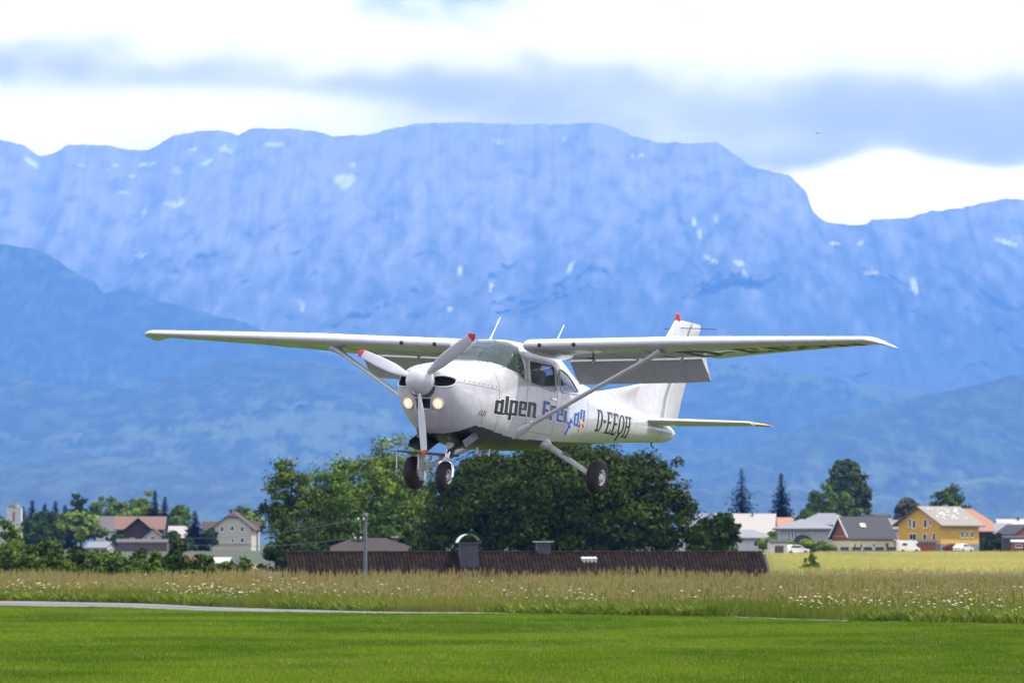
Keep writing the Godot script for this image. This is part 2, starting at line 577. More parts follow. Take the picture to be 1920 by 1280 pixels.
# glyphs of the heavy sans lettering: rectangles u0, u1, v0, v1
const GLYPH := {
	"a": [[0, .38, 0.05, .86], [.62, 1, 0, 1.0], [.07, .62, .70, .90], [.05, .62, 0, .2], [1.0, 1.14, 0, .15]],
	"l": [[0, 1, 0, 1.22], [1.0, 1.3, 0, .16]],
	"p": [[0, .38, -.32, 1], [.62, 1, .06, .94], [.38, .94, .8, 1], [.38, .94, 0, .2]],
	"e": [[0, .38, .06, .94], [.62, 1, .42, .94], [.06, .94, .82, 1], [.38, .62, .42, .57], [.06, 1, 0, .2]],
	"n": [[0, .38, 0, 1], [.62, 1, 0, .92], [.38, .92, .78, 1], [1.0, 1.12, 0, .15]],
	"F": [[0, .42, 0, 1.2], [.42, 1, .98, 1.2], [.42, .85, .5, .7]],
	"r": [[0, .45, 0, 1], [.45, 1, .76, 1]],
	"i": [[0, 1, 0, .86], [0, 1, .97, 1.2]],
	"f": [[.28, .68, -.2, .95], [.34, 1, .95, 1.2], [0, .28, .55, .75], [.68, .95, .55, .75]],
}

func block_letter(ch: String, z0: float, wide: float, y0: float, tall: float, lift: float, grow: float, turn := 0.0) -> MB:
	var mb := MB.new()
	for g in GLYPH[ch]:
		var c := []
		for uv in [[g[0], g[2]], [g[1], g[2]], [g[1], g[3]], [g[0], g[3]]]:
			var gx: float = (uv[0] - 0.5) * wide + (grow if uv[0] == g[1] else -grow)
			var gy: float = uv[1] * tall + (grow if uv[1] == g[3] else -grow)
			gx += gy * 0.14
			var q := Vector2(gx, gy - tall * 0.5).rotated(turn) + Vector2(wide * 0.5, tall * 0.5)
			c.append(Vector2(z0 - q.x, y0 + q.y))
		# reading runs towards the tail, so z falls along u
		var nu := maxi(2, int(absf(g[1] - g[0]) * wide / 0.03))
		var nv := maxi(2, int(absf(g[3] - g[2]) * tall / 0.025))
		curved_patch(mb, c[0], c[1], c[2], c[3], nu, nv, lift)
	return mb

func font_letter(ch: String) -> Array:
	var f := SystemFont.new()
	f.font_names = PackedStringArray(["Droid Serif"])
	f.font_weight = 700
	var t := TextMesh.new()
	t.text = ch
	t.font = f
	t.font_size = 64
	t.pixel_size = 0.01
	t.depth = 0.0
	t.curve_step = 1.0
	var a := t.get_mesh_arrays()
	var v: PackedVector3Array = a[Mesh.ARRAY_VERTEX]
	var idx: PackedInt32Array = a[Mesh.ARRAY_INDEX] if a[Mesh.ARRAY_INDEX] != null else PackedInt32Array(range(v.size()))
	var lo := Vector2(1e9, 1e9)
	var hi := -lo
	for p in v:
		lo = lo.min(Vector2(p.x, p.y))
		hi = hi.max(Vector2(p.x, p.y))
	var tris := []
	for k in range(0, idx.size() - 2, 3):
		var q := []
		for j in 3:
			var p := v[idx[k + j]]
			q.append(Vector2((p.x - lo.x) / (hi.x - lo.x), (p.y - lo.y) / (hi.y - lo.y)))
		tris.append(q)
	return tris

# airfoil point: c along the chord 0..1, upper or lower, thickness t
func foil(c: float, upper: bool, t: float) -> float:
	var yt := 5.0 * t * (0.2969 * sqrt(maxf(c, 0.0)) - 0.126 * c - 0.3516 * c * c + 0.2843 * c * c * c - 0.1015 * c * c * c * c)
	var yc := 0.02 / 0.16 * (0.8 * c - c * c) if c < 0.4 else 0.02 / 0.36 * (0.2 + 0.8 * c - c * c)
	return yc + yt if upper else yc - yt

func section(c0: float, c1: float, t: float, n := 14) -> Array:      # closed loop of (c, y): upper from c1 to c0, lower back
	var out := []
	for k in n + 1:
		var a := float(k) / n
		var c := lerpf(c1, c0, 1.0 - pow(1.0 - a, 1.8) if c0 == 0.0 else a)
		out.append(Vector2(c, foil(c, true, t)))
	for k in range(1 if c0 == 0.0 else 0, n + 1):
		var a := float(k) / n
		var c := lerpf(c0, c1, pow(a, 1.8) if c0 == 0.0 else a)
		out.append(Vector2(c, foil(c, false, t)))
	return out

func wing_at(x: float) -> Array:        # leading edge z, chord, height
	var le := -0.14 if x < 2.62 else lerpf(-0.14, -0.28, (x - 2.62) / 2.68)
	var te := -1.77 if x < 2.62 else lerpf(-1.77, -1.02, (x - 2.62) / 2.68)
	return [le, le - te, 1.925 + (x - 0.56) * 0.026]

func washout(x: float) -> float:        # the wing is set nose-up at the root and flattens towards the tip
	return deg_to_rad(lerpf(3.0, -0.6, clampf((x - 2.2) / 3.1, 0.0, 1.0)))

func wing_point(x: float, c: float, upper: bool, lift := 0.0) -> Vector3:      # on the skin of the pilot's left wing
	var w := wing_at(x)
	var p := Vector3(0, foil(c, upper, 0.125) * w[1] + lift, -c * w[1]).rotated(Vector3.RIGHT, -washout(x))
	return Vector3(x, w[2] + p.y, w[0] + p.z)

func wing_loft(mb: MB, side: float, xs: Array, c0: float, c1: float, tip := false, bend = null) -> void:
	var p := PackedVector3Array()
	var cols := 0
	for x in xs:
		var w := wing_at(minf(x, 5.30))
		var t := 0.125
		var le: float = w[0]
		var ch: float = w[1]
		var yy: float = w[2]
		var th := 1.0
		if x > 5.30:
			var e: float = (x - 5.30) / 0.24
			le -= 0.55 * e * e * e + 0.05 * e
			ch -= 0.62 * e * e * e + 0.03 * e
			th = sqrt(maxf(0.02, 1.0 - e * e * 0.97))
			yy -= 0.045 * e * e
		var sec := section(c0, c1, t)
		cols = sec.size()
		for s in sec:
			var q := Vector3(0, s.y * ch * th, -s.x * ch).rotated(Vector3.RIGHT, -washout(x))
			var pt := Vector3(side * x, yy + q.y, le + q.z)
			if bend != null:
				pt = bend.call(pt, x)
			p.append(pt)
	mb.grid(p, xs.size(), cols, true, side < 0)
	for r in [0, xs.size() - 1]:
		var mid := Vector3.ZERO
		for q in cols:
			mid += p[r * cols + q] / cols
		for q in cols:
			var a: Vector3 = p[r * cols + q]
			var b: Vector3 = p[r * cols + (q + 1) % cols]
			if r == 0:
				mb.tri(mid, b, a)
			else:
				mb.tri(mid, a, b)

func spread_list(a: float, b: float, n: int) -> Array:
	var out := []
	for k in n + 1:
		out.append(lerpf(a, b, float(k) / n))
	return out

func sym_cut(k: int, n: int, c0: float, c1: float) -> float:       # chord fraction of point k: n + 1 points forward on one face, n + 1 back on the other
	var a := float(k) / n if k <= n else float(2 * n + 1 - k) / n
	return lerpf(c1, c0, 1.0 - pow(1.0 - a, 1.6)) if c0 == 0.0 else lerpf(c1, c0, a)

func flat_foil(mb: MB, side: float, rows: Array, thick: float, c0 := 0.0, c1 := 1.0) -> void:
	# rows: [span, leading edge, trailing edge, height]; symmetric section
	var p := PackedVector3Array()
	var n := 10
	for r in rows:
		for k in n * 2 + 2:
			var up := k <= n
			var c := sym_cut(k, n, c0, c1)
			var yt := 5.0 * thick * (0.2969 * sqrt(c) - 0.126 * c - 0.3516 * c * c + 0.2843 * c * c * c - 0.1036 * c * c * c * c)
			var ch: float = r[1] - r[2]
			p.append(Vector3(side * r[0], r[3] + (yt if up else -yt) * ch * (r[4] if r.size() > 4 else 1.0), r[1] - c * ch))
	mb.grid(p, rows.size(), n * 2 + 2, true, side < 0)
	for r in [0, rows.size() - 1]:
		var mid := Vector3.ZERO
		var m2 := n * 2 + 2
		for q in m2:
			mid += p[r * m2 + q] / m2
		for q in m2:
			var a: Vector3 = p[r * m2 + q]
			var b: Vector3 = p[r * m2 + (q + 1) % m2]
			if r == 0:
				mb.tri(mid, b, a)
			else:
				mb.tri(mid, a, b)

func upright_foil(mb: MB, rows: Array, c0 := 0.0, c1 := 1.0) -> void:      # rows: [height, leading edge z, trailing edge z, half thickness]
	var p := PackedVector3Array()
	var n := 10
	for r in rows:
		for k in n * 2 + 2:
			var left := k <= n
			var c := sym_cut(k, n, c0, c1)
			var yt := 2.0 * (1.4845 * sqrt(c) - 0.63 * c - 1.758 * c * c + 1.4215 * c * c * c - 0.518 * c * c * c * c)
			p.append(Vector3((yt if left else -yt) * r[3], r[0], lerpf(r[1], r[2], c)))
	mb.grid(p, rows.size(), n * 2 + 2, true, true)
	var last := (rows.size() - 1) * (n * 2 + 2)
	for q in n:
		mb.quad(p[last + 2 * n + 1 - q], p[last + 2 * n - q], p[last + q + 1], p[last + q])

func wheel(parent: Node3D, at_: Vector3, r: float, wide: float, lean: float, toe := 0.0) -> Node3D:
	var w := Node3D.new()
	w.name = "wheel"
	parent.add_child(w, true)
	w.position = at_
	w.basis = Basis(Vector3.UP, toe) * Basis(Vector3.FORWARD, lean) * Basis(Vector3.FORWARD, PI / 2)    # own y is the axle
	var mb := MB.new()
	var prof := []
	var rim := r * 0.50
	for k in 17:
		var a := PI * k / 16.0
		var s := sin(a)
		prof.append([rim + (r - rim) * pow(s, 0.55), -cos(a) * wide * 0.5])
	mb.lathe(Transform3D.IDENTITY, prof, 40)
	var gm := MB.new()
	for g in [-0.5, 0.0, 0.5]:                 # tread ribs stand proud between the grooves
		gm.lathe(Transform3D.IDENTITY, [[r * 0.955, g * wide * 0.36 - 0.014], [r * 1.003 - absf(g) * 0.012, g * wide * 0.36 - 0.012], [r * 1.003 - absf(g) * 0.012, g * wide * 0.36 + 0.012], [r * 0.955, g * wide * 0.36 + 0.014]], 40)
	var ty := part("tyre", mb, mats["tyre"], w)
	part("tread", gm, mats["tyre"], ty)
	var hub := MB.new()
	for s in [-1.0, 1.0]:
		var t := Transform3D(Basis(Vector3.RIGHT, 0.0 if s > 0 else PI), Vector3.ZERO)
		hub.lathe(t, [[rim * 1.02, wide * 0.36], [rim * 0.98, wide * 0.47], [rim * 0.86, wide * 0.44], [rim * 0.80, wide * 0.30], [rim * 0.42, wide * 0.30], [rim * 0.38, wide * 0.46], [0.001, wide * 0.46]], 28)
	var hb := part("rim", hub, mats["wheel paint"], w)
	for k in 6:
		var bm := MB.new()
		var a := TAU * k / 6
		bm.lathe(Transform3D(Basis(), Vector3(cos(a) * rim * 0.6, wide * 0.30, sin(a) * rim * 0.6)), [[0.017, 0.0], [0.017, 0.012], [0.001, 0.012]], 8)
		part("bolt", bm, mats["dark hole"], hb)
		bm = MB.new()
		bm.lathe(Transform3D(Basis(Vector3.RIGHT, PI), Vector3(cos(a) * rim * 0.6, -wide * 0.30, sin(a) * rim * 0.6)), [[0.017, 0.0], [0.017, 0.012], [0.001, 0.012]], 8)
		part("bolt", bm, mats["dark hole"], hb)
	return w

func aircraft() -> void:
	var white := mat("white aircraft paint", 0.54, 0.54, 0.545, 0.28)
	white.clearcoat_enabled = true
	white.clearcoat = 0.7
	white.clearcoat_roughness = 0.08
	mottle(white, noise_tex(3, 0.02, 0.90, 1.0), 0.6)
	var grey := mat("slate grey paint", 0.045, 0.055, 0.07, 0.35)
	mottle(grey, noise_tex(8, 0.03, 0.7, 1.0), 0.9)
	mat("tyre", 0.012, 0.012, 0.013, 0.75)
	mat("wheel paint", 0.62, 0.62, 0.62, 0.4)
	mat("dark hole", 0.03, 0.03, 0.032, 0.8)
	mat("seam", 0.10, 0.10, 0.11, 0.7)
	mat("chrome", 0.75, 0.76, 0.78, 0.18, 1.0)
	mat("black letter", 0.010, 0.010, 0.012, 0.4)
	mat("blue letter", 0.008, 0.085, 0.36, 0.4)
	mat("white letter edge", 0.85, 0.85, 0.85, 0.5)
	mat("orange print", 0.85, 0.42, 0.05, 0.5)
	mat("underwing letter", 0.02, 0.02, 0.022, 0.5)
	mat("cabin lining", 0.12, 0.125, 0.13, 0.9)
	mat("seat cloth", 0.20, 0.21, 0.22, 0.95)
	mat("panel black", 0.015, 0.015, 0.016, 0.6)
	mat("blade", 0.50, 0.51, 0.53, 0.35, 0.3)
	mat("blade tip red", 0.45, 0.05, 0.03, 0.5)
	mat("brown plate", 0.10, 0.075, 0.06, 0.8)
	var glass := mat("aircraft glazing", 0.10, 0.17, 0.155, 0.03)
	glass.transparency = BaseMaterial3D.TRANSPARENCY_ALPHA
	glass.albedo_color.a = 0.28
	glass.metallic_specular = 0.75
	var lit := mat("lit reflector", 0.8, 0.7, 0.5, 0.3)
	lit.emission_enabled = true
	lit.emission = Color(1.0, 0.80, 0.45)
	lit.emission_energy_multiplier = 0.36
	var bulb := mat("lit bulb", 1.0, 0.9, 0.7, 0.3)
	bulb.emission_enabled = true
	bulb.emission = Color(1.0, 0.88, 0.62)
	bulb.emission_energy_multiplier = 1.4

	var t := thing("light_aircraft", "white high-wing propeller aircraft flying low over the lawn with flaps down", "aircraft")
	t.transform = Transform3D(Basis(Vector3.UP, deg_to_rad(-26.465)) * Basis(Vector3.RIGHT, deg_to_rad(-3.13)) * Basis(Vector3.BACK, deg_to_rad(-1.577)), Vector3(-0.495, EYE + 0.727, -63.321))

	# --- hull: fine grid, cells sorted into paint, belly and glass
	var zs := []
	var z := 1.64
	while z > -6.22:
		zs.append(z)
		z -= 0.004 if z > 1.60 else (0.010 if z > 1.42 else (0.018 if z > -2.45 else 0.06))
	zs.append(-6.22)
	var cols := 240
	var p := PackedVector3Array()
	for zz in zs:
		var s := hull(zz)
		for k in cols:
			p.append(hull_point(s, zz, TAU * k / cols))
	var shield := PackedVector2Array(WIN_SHIELD)
	var door := rounded(WIN_DOOR, 0.07)
	var rear := rounded(WIN_REAR, 0.10)
	var kind := PackedByteArray()
	kind.resize(zs.size() * cols)
	for r in zs.size() - 1:
		for k in cols:
			var k2 := (k + 1) % cols
			var m := (p[r * cols + k] + p[r * cols + k2] + p[(r + 1) * cols + k] + p[(r + 1) * cols + k2]) * 0.25
			var w := Vector2(m.z, m.y)
			var kd := 0
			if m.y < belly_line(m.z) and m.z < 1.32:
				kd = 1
			if m.z < 0.5 and m.z > -0.3 and Geometry2D.is_point_in_polygon(w, shield):
				kd = 2
			elif m.z < -0.3 and m.z > -2.5 and absf(m.x) > 0.3 and Geometry2D.is_point_in_polygon(w, door):
				kd = 3 if m.x > 0 else 4
			elif m.z < -1.2 and m.z > -2.5 and absf(m.x) > 0.3 and Geometry2D.is_point_in_polygon(w, rear):
				kd = 5 if m.x > 0 else 6
			elif m.z < -1.84 and m.z > -2.34 and m.y > 1.6 and absf(m.x) < 0.30:
				kd = 7
			elif m.z > 1.38:
				var q := Vector2((absf(m.x) - 0.275) / 0.135, (m.y - 1.29) / 0.072)
				if pow(absf(q.x), 2.6) + pow(absf(q.y), 2.6) < 1.0:
					kd = 8
				if absf(m.x) < 0.11 and absf(m.y - 1.005) < 0.07:
					kd = 8
			kind[r * cols + k] = kd
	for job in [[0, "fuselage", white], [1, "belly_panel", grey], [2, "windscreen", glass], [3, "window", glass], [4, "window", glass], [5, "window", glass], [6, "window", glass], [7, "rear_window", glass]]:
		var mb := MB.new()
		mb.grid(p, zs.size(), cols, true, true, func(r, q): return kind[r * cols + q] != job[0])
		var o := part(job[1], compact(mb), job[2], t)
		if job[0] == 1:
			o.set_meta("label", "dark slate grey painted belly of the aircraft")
	var front := MB.new()
	for k in cols:
		front.tri(Vector3(0, 1.25, 1.64), p[k], p[(k + 1) % cols])
	part("nose_plate", front, mats["seam"], t)
	# lining, cut by the same openings
	var inner := PackedVector3Array()
	var izs := []
	var rows_in := []
	for r in zs.size():
		if zs[r] < 0.42 and zs[r] > -2.45:
			rows_in.append(r)
			var s := hull(zs[r])
			s[0] -= 0.03
			s[1] -= 0.03
			s[2] += 0.03
			for k in cols:
				inner.append(hull_point(s, zs[r], TAU * k / cols))
	var lm := MB.new()
	lm.grid(inner, rows_in.size(), cols, true, false, func(r, q): return kind[rows_in[r] * cols + q] > 1)
	part("cabin_lining", compact(lm), mats["cabin lining"], t)
	var bulk := MB.new()
	bulk.bx(-0.40, 0.40, 0.78, 1.46, 0.36, 0.40)
	bulk.bx(-0.28, 0.28, 0.86, 1.52, -2.44, -2.40)
	bulk.bx(-0.40, 0.40, 0.80, 0.84, -2.0, 0.36)
	part("bulkhead", bulk, mats["cabin lining"], t)
	var dash := MB.new()
	dash.bx(-0.46, 0.46, 1.16, 1.50, 0.02, 0.07)
	dash.bx(-0.40, 0.40, 1.503, 1.54, -0.04, 0.24)
	part("instrument_panel", dash, mats["panel black"], t)
	var duct := MB.new()
	duct.bx(-0.33, 0.33, 0.92, 1.38, 1.30, 1.33)
	part("engine_baffle", duct, mats["seam"], t)
	for s in [-1.0, 1.0]:
		var seat := MB.new()
		seat.bx(s * 0.26 - 0.20, s * 0.26 + 0.20, 0.98, 1.08, -0.85, -0.40)
		seat.box(Transform3D(Basis(Vector3.RIGHT, -0.22), Vector3(s * 0.26, 1.34, -0.92)), Vector3(0.40, 0.62, 0.10))
		seat.box(Transform3D(Basis(Vector3.RIGHT, -0.22), Vector3(s * 0.26, 1.70, -1.00)), Vector3(0.24, 0.12, 0.07))
		part("seat", seat, mats["seat cloth"], t)
		var yoke := MB.new()
		yoke.tube([Vector3(s * 0.26, 1.36, 0.12), Vector3(s * 0.26, 1.35, -0.08)], [0.014, 0.014], 8)
		yoke.tube([Vector3(s * 0.26 - 0.13, 1.43, -0.08), Vector3(s * 0.26 - 0.12, 1.33, -0.08), Vector3(s * 0.26 + 0.12, 1.33, -0.08), Vector3(s * 0.26 + 0.13, 1.43, -0.08)], [0.014, 0.016, 0.016, 0.014], 8)
		part("control_yoke", yoke, mats["panel black"], t)
	# window rims
	for job in [[door, 1.0], [door, -1.0], [rear, 1.0], [rear, -1.0]]:
		var rim := MB.new()
		var path := []
		for q in job[0]:
			path.append(Vector3(job[1] * (hull_x(q.x, q.y) + 0.002), q.y, q.x))
		path.append(path[0])
		var rad := []
		for q in path:
			rad.append(0.013)
		rim.tube(path, rad, 6)
		part("window_frame", rim, white, t)
	var srim := MB.new()
	for s in [-1.0, 1.0]:
		var path := []
		for q in [Vector2(-0.12, 1.985), Vector2(-0.235, 1.90), Vector2(-0.222, 1.68), Vector2(-0.21, 1.46), Vector2(0.0, 1.53), Vector2(0.28, 1.60), Vector2(0.40, 1.645)]:
			path.append(Vector3(s * (hull_x(q.x, q.y) + 0.002), q.y, q.x))
		srim.tube(path, [0.012, 0.014, 0.014, 0.012, 0.010, 0.010, 0.010], 6)
	part("windscreen_frame", srim, white, t)
	# seams, door edges, louvres and screws
	var lines := [[Vector2(1.50, 1.30), Vector2(0.52, 1.275)], [Vector2(0.50, 1.64), Vector2(0.50, 0.72)], [Vector2(-0.29, 1.86), Vector2(-0.27, 0.80)], [Vector2(-1.22, 1.86), Vector2(-1.20, 1.10)], [Vector2(-1.20, 1.10), Vector2(-1.08, 0.80)], [Vector2(-0.27, 0.80), Vector2(-1.08, 0.80)], [Vector2(-2.45, 1.66), Vector2(-2.42, 0.76)], [Vector2(-3.62, 1.52), Vector2(-3.58, 0.90)], [Vector2(-5.60, 1.30), Vector2(-5.46, 1.04)], [Vector2(0.95, 1.06), Vector2(0.85, 0.80)]]
	for l in lines:
		for s in [-1.0, 1.0]:
			var mb := MB.new()
			var path := []
			var rad := []
			for k in 25:
				var q: Vector2 = l[0].lerp(l[1], k / 24.0)
				path.append(Vector3(s * (hull_x(q.x, q.y) - 0.0005), q.y, q.x))
				rad.append(0.0032)
			mb.tube(path, rad, 5)
			part("panel_seam", mb, mats["seam"], t)
	for k in 8:
		for s in [-1.0, 1.0]:
			var q := Vector2(1.30 - k * 0.105, 1.33 - k * 0.003)
			var mb := MB.new()
			mb.lathe(Transform3D(Basis(Vector3.FORWARD, s * PI / 2), Vector3(s * (hull_x(q.x, q.y) - 0.002), q.y, q.x)), [[0.010, 0.0], [0.009, 0.005], [0.0005, 0.006]], 8)
			part("screw", mb, mats["seam"], t)
	for k in 4:
		var mb := MB.new()
		var q := Vector2(0.99 - k * 0.045, 0.90)
		curved_patch(mb, q, q + Vector2(-0.018, 0), q + Vector2(-0.052, 0.075), q + Vector2(-0.034, 0.075), 2, 3, 0.006)
		part("louvre", mb, mats["seam"], t)
	var hd := MB.new()
	hd.box(Transform3D(Basis(), Vector3(hull_x(-1.08, 1.285) + 0.012, 1.285, -1.08)), Vector3(0.02, 0.025, 0.12))
	part("door_handle", hd, mats["chrome"], t)
	var stp := MB.new()
	stp.box(Transform3D(Basis(), Vector3(hull_x(-0.45, 0.93) + 0.012, 0.93, -0.42)), Vector3(0.03, 0.03, 0.09))
	part("foot_step", stp, mats["chrome"], t)
	var vent := MB.new()
	curved_patch(vent, Vector2(0.60, 1.06), Vector2(0.52, 1.06), Vector2(0.51, 1.19), Vector2(0.59, 1.19), 3, 4, 0.004)
	part("access_panel", vent, white, t)

	# --- lettering on the pilot's left side
	for w in [["a", 0.60, 0.235, 0.955], ["l", 0.335, 0.10, 0.965], ["p", 0.205, 0.235, 0.97], ["e", -0.06, 0.235, 0.978], ["n", -0.325, 0.255, 0.985]]:
		part("letter_edge", block_letter(w[0], w[1] + 0.035, w[2], w[3], 0.205, 0.0025, 0.012), mats["white letter edge"], t)
		part("letter", block_letter(w[0], w[1] + 0.035, w[2], w[3], 0.205, 0.0045, 0.0), mats["black letter"], t, "black letter of the word painted on the door")
	for w in [["F", -0.77, 0.20, 0.995, 0.0], ["r", -1.00, 0.19, 0.995, 0.0], ["e", -1.22, 0.22, 0.995, 0.0], ["i", -1.475, 0.095, 0.995, 0.0], ["f", -1.585, 0.19, 0.86, -0.42], ["a", -1.87, 0.215, 0.985, 0.0], ["l", -2.115, 0.085, 0.985, 0.0], ["l", -2.225, 0.085, 0.985, 0.0]]:
		part("letter_edge", block_letter(w[0], w[1] + 0.03, w[2], w[3], 0.205, 0.0025, 0.011, w[4]), mats["white letter edge"], t)
		part("letter", block_letter(w[0], w[1] + 0.03, w[2], w[3], 0.205, 0.0045, 0.0, w[4]), mats["blue letter"], t, "blue letter of the word painted behind the door")
	var jumper := MB.new()
	for q in [[Vector2(-2.10, 1.10), Vector2(-2.22, 1.09), Vector2(-2.20, 1.03), Vector2(-2.11, 1.05)], [Vector2(-2.13, 1.05), Vector2(-2.20, 1.03), Vector2(-2.24, 0.97), Vector2(-2.16, 0.97)], [Vector2(-2.11, 0.99), Vector2(-2.16, 0.985), Vector2(-2.20, 0.92), Vector2(-2.13, 0.935)], [Vector2(-2.20, 1.075), Vector2(-2.27, 1.06), Vector2(-2.26, 1.03), Vector2(-2.20, 1.045)]]:
		curved_patch(jumper, q[3], q[2], q[1], q[0], 4, 4, 0.0065)
	part("emblem", jumper, mats["orange print"], t, "small orange figure printed over the blue lettering")
	var reg := [["D", -2.78, 0.24], ["-", -3.06, 0.09], ["E", -3.19, 0.22], ["E", -3.44, 0.22], ["Q", -3.69, 0.24], ["H", -3.95, 0.25]]
	for w in reg:
		var mb := MB.new()
		for tr in font_letter(w[0]):
			var q := []
			for g in tr:
				var y0 := 0.985
				var tall := 0.30
				if w[0] == "-":
					y0 = 1.12
					tall = 0.045
				if w[0] == "Q":
					y0 = 0.925
					tall = 0.36
				var yy: float = y0 + g.y * tall
				q.append(Vector2(w[1] - g.x * w[2] - (yy - 0.985) * 0.14, yy))
			on_hull(mb, q, 0.004)
		part("letter", mb, mats["black letter"], t, "black serif registration letter on the rear fuselage")

	# --- wings
	for s in [1.0, -1.0]:
		var wing := Node3D.new()
		wing.name = "wing"
		t.add_child(wing, true)
		var mb := MB.new()
		wing_loft(mb, s, [0.54, 1.0, 1.5, 2.0, 2.62, 3.2, 3.8, 4.4, 5.12], 0.0, 0.775)
		part("wing_panel", mb, white, wing)
		var tipm := MB.new()
		wing_loft(tipm, s, [5.124, 5.20, 5.30, 5.34, 5.38, 5.42, 5.46, 5.49, 5.515, 5.53, 5.538], 0.0, 1.0)
		part("wing_tip", tipm, white, wing)
		var ail := MB.new()
		wing_loft(ail, s, spread_list(2.66, 5.115, 6), 0.785, 1.0)
		part("aileron", ail, white, wing)
		var flap := MB.new()
		wing_loft(flap, s, spread_list(0.62, 2.56, 5), 0.74, 1.0, false, func(pt, x):
			var w := wing_at(x)
			var hinge := Vector3(pt.x, w[2] - 0.05 - 0.775 * w[1] * sin(washout(x)), w[0] - 0.775 * w[1])
			return hinge + (pt - hinge).rotated(Vector3.RIGHT, -deg_to_rad(42.0)) + Vector3(0, -0.05, -0.05))
		part("flap", flap, white, wing)
		for x in [1.0, 1.65, 2.3]:
			var rib := MB.new()
			rib.box(Transform3D(Basis(Vector3.RIGHT, 0.5), wing_point(x, 0.76, false) * Vector3(s, 1, 1) + Vector3(0, -0.01, 0)), Vector3(0.016, 0.035, 0.15))
			part("flap_track", rib, mats["wheel paint"], wing)
		for x in [0.78, 1.28]:
			var hole := MB.new()
			hole.lathe(Transform3D(Basis(Vector3.RIGHT, PI / 2), Vector3(s * x, wing_at(x)[2] - 0.006, -0.139)), [[0.028, -0.03], [0.028, 0.001], [0.001, 0.001]], 12)
			part("air_vent", hole, mats["dark hole"], wing)
		# stations of rivets under the wing
		for c in [0.26, 0.62]:
			var rv := MB.new()
			for k in 60:
				var x := 0.75 + k * 0.072
				var w := wing_at(x)
				var wp := wing_point(x, c, false)
				rv.bx(s * x - 0.004, s * x + 0.004, wp.y - 0.0025, wp.y + 0.001, wp.z - 0.004, wp.z + 0.004)
			var ro := part("rivet_row", rv, mats["seam"], wing)
			ro.set_meta("kind", "stuff")
		for x in [1.02, 1.62, 2.22, 2.85, 3.5, 4.2, 4.8]:
			for up in [true, false]:
				var sm := MB.new()
				var path := []
				var rad := []
				for k in 15:
					path.append(wing_point(x, 0.012 + 0.75 * k / 14.0, up) * Vector3(s, 1, 1))
					rad.append(0.0028)
				sm.tube(path, rad, 5)
				part("panel_seam", sm, mats["seam"], wing)
		var nav := MB.new()
		nav.lathe(Transform3D(Basis(Vector3.RIGHT, PI / 2), Vector3(s * 5.36, wing_at(5.3)[2] + 0.0, -0.42)), [[0.030, -0.03], [0.026, 0.02], [0.012, 0.045], [0.001, 0.05]], 12)
		part("navigation_light", nav, mats["dark hole"], wing)
		# lift strut
		var st := MB.new()
		var a := Vector3(s * 0.50, 0.765, -0.16)
		var b := Vector3(s * 2.40, 1.865, -0.40)
		st.tube([a, a.lerp(b, 0.5), b], [0.058, 0.058, 0.058], 16, Vector2(1.0, 0.48), Vector3(0, 0, 1))
		part("lift_strut", st, white, t)
		var cuff := MB.new()
		cuff.tube([a.lerp(b, -0.015), a.lerp(b, 0.02), a.lerp(b, 0.055), a.lerp(b, 0.10)], [0.115, 0.108, 0.085, 0.061], 16, Vector2(1.0, 0.62), Vector3(0, 0, 1))
		part("strut_fairing", cuff, white, t)
		cuff = MB.new()
		cuff.tube([a.lerp(b, 0.92), a.lerp(b, 0.96), a.lerp(b, 1.0), a.lerp(b, 1.02)], [0.060, 0.075, 0.11, 0.13], 16, Vector2(1.0, 0.5), Vector3(0, 0, 1))
		part("strut_fairing", cuff, white, t)
		# tail plane
		var hs := MB.new()
		var tail := [[0.06, -4.94, -6.02, 1.300], [0.8, -5.08, -5.93, 1.303], [1.54, -5.22, -5.82, 1.306], [1.60, -5.27, -5.81, 1.306, 0.85]]
		flat_foil(hs, s, tail, 0.10, 0.0, 0.59)
		part("tailplane", hs, white, t)
		var el := MB.new()
		tail[0] = [0.11, -4.95, -6.01, 1.300]
		flat_foil(el, s, tail, 0.10, 0.605, 1.0)
		part("elevator", el, white, t)
		var horn := MB.new()
		flat_foil(horn, s, [[1.62, -5.38, -5.80, 1.300], [1.70, -5.42, -5.79, 1.298, 0.8], [1.77, -5.55, -5.77, 1.297, 0.4]], 0.11)
		part("elevator_tip", horn, mats["orange print"], t, "yellow orange tip of the elevator")
	# letters under the pilot's left wing
	var under := [["D", 2.58, 0.46], ["-", 3.10, 0.16], ["E", 3.34, 0.40], ["E", 3.80, 0.40], ["Q", 4.26, 0.45], ["H", 4.76, 0.46]]
	for w in under:
		var mb := MB.new()
		for tr in font_letter(w[0]):
			var q := []
			for g in tr:
				var x: float = w[1] + g.x * w[2]
				var along_chord := lerpf(0.74, 0.24, g.y)       # where on the wing the letter's foot and head lie, not a colour
				if w[0] == "-":
					along_chord = lerpf(0.50, 0.44, g.y)
				q.append(wing_point(x, along_chord, false, -0.004))
			if (q[1] - q[0]).cross(q[2] - q[0]).y > 0:
				mb.tri(q[0], q[2], q[1])
			else:
				mb.tri(q[0], q[1], q[2])
		part("letter", mb, mats["underwing letter"], t, "dark registration letter under the wing")

	# --- fin and rudder
	var dorsal := MB.new()
	upright_foil(dorsal, [[1.36, -3.3, -5.2, 0.035], [1.50, -3.35, -5.2, 0.035], [1.585, -3.55, -5.2, 0.03], [1.69, -4.25, -5.2, 0.028], [1.80, -4.90, -5.25, 0.022]])
	part("dorsal_fin", dorsal, white, t)
	var fin := MB.new()
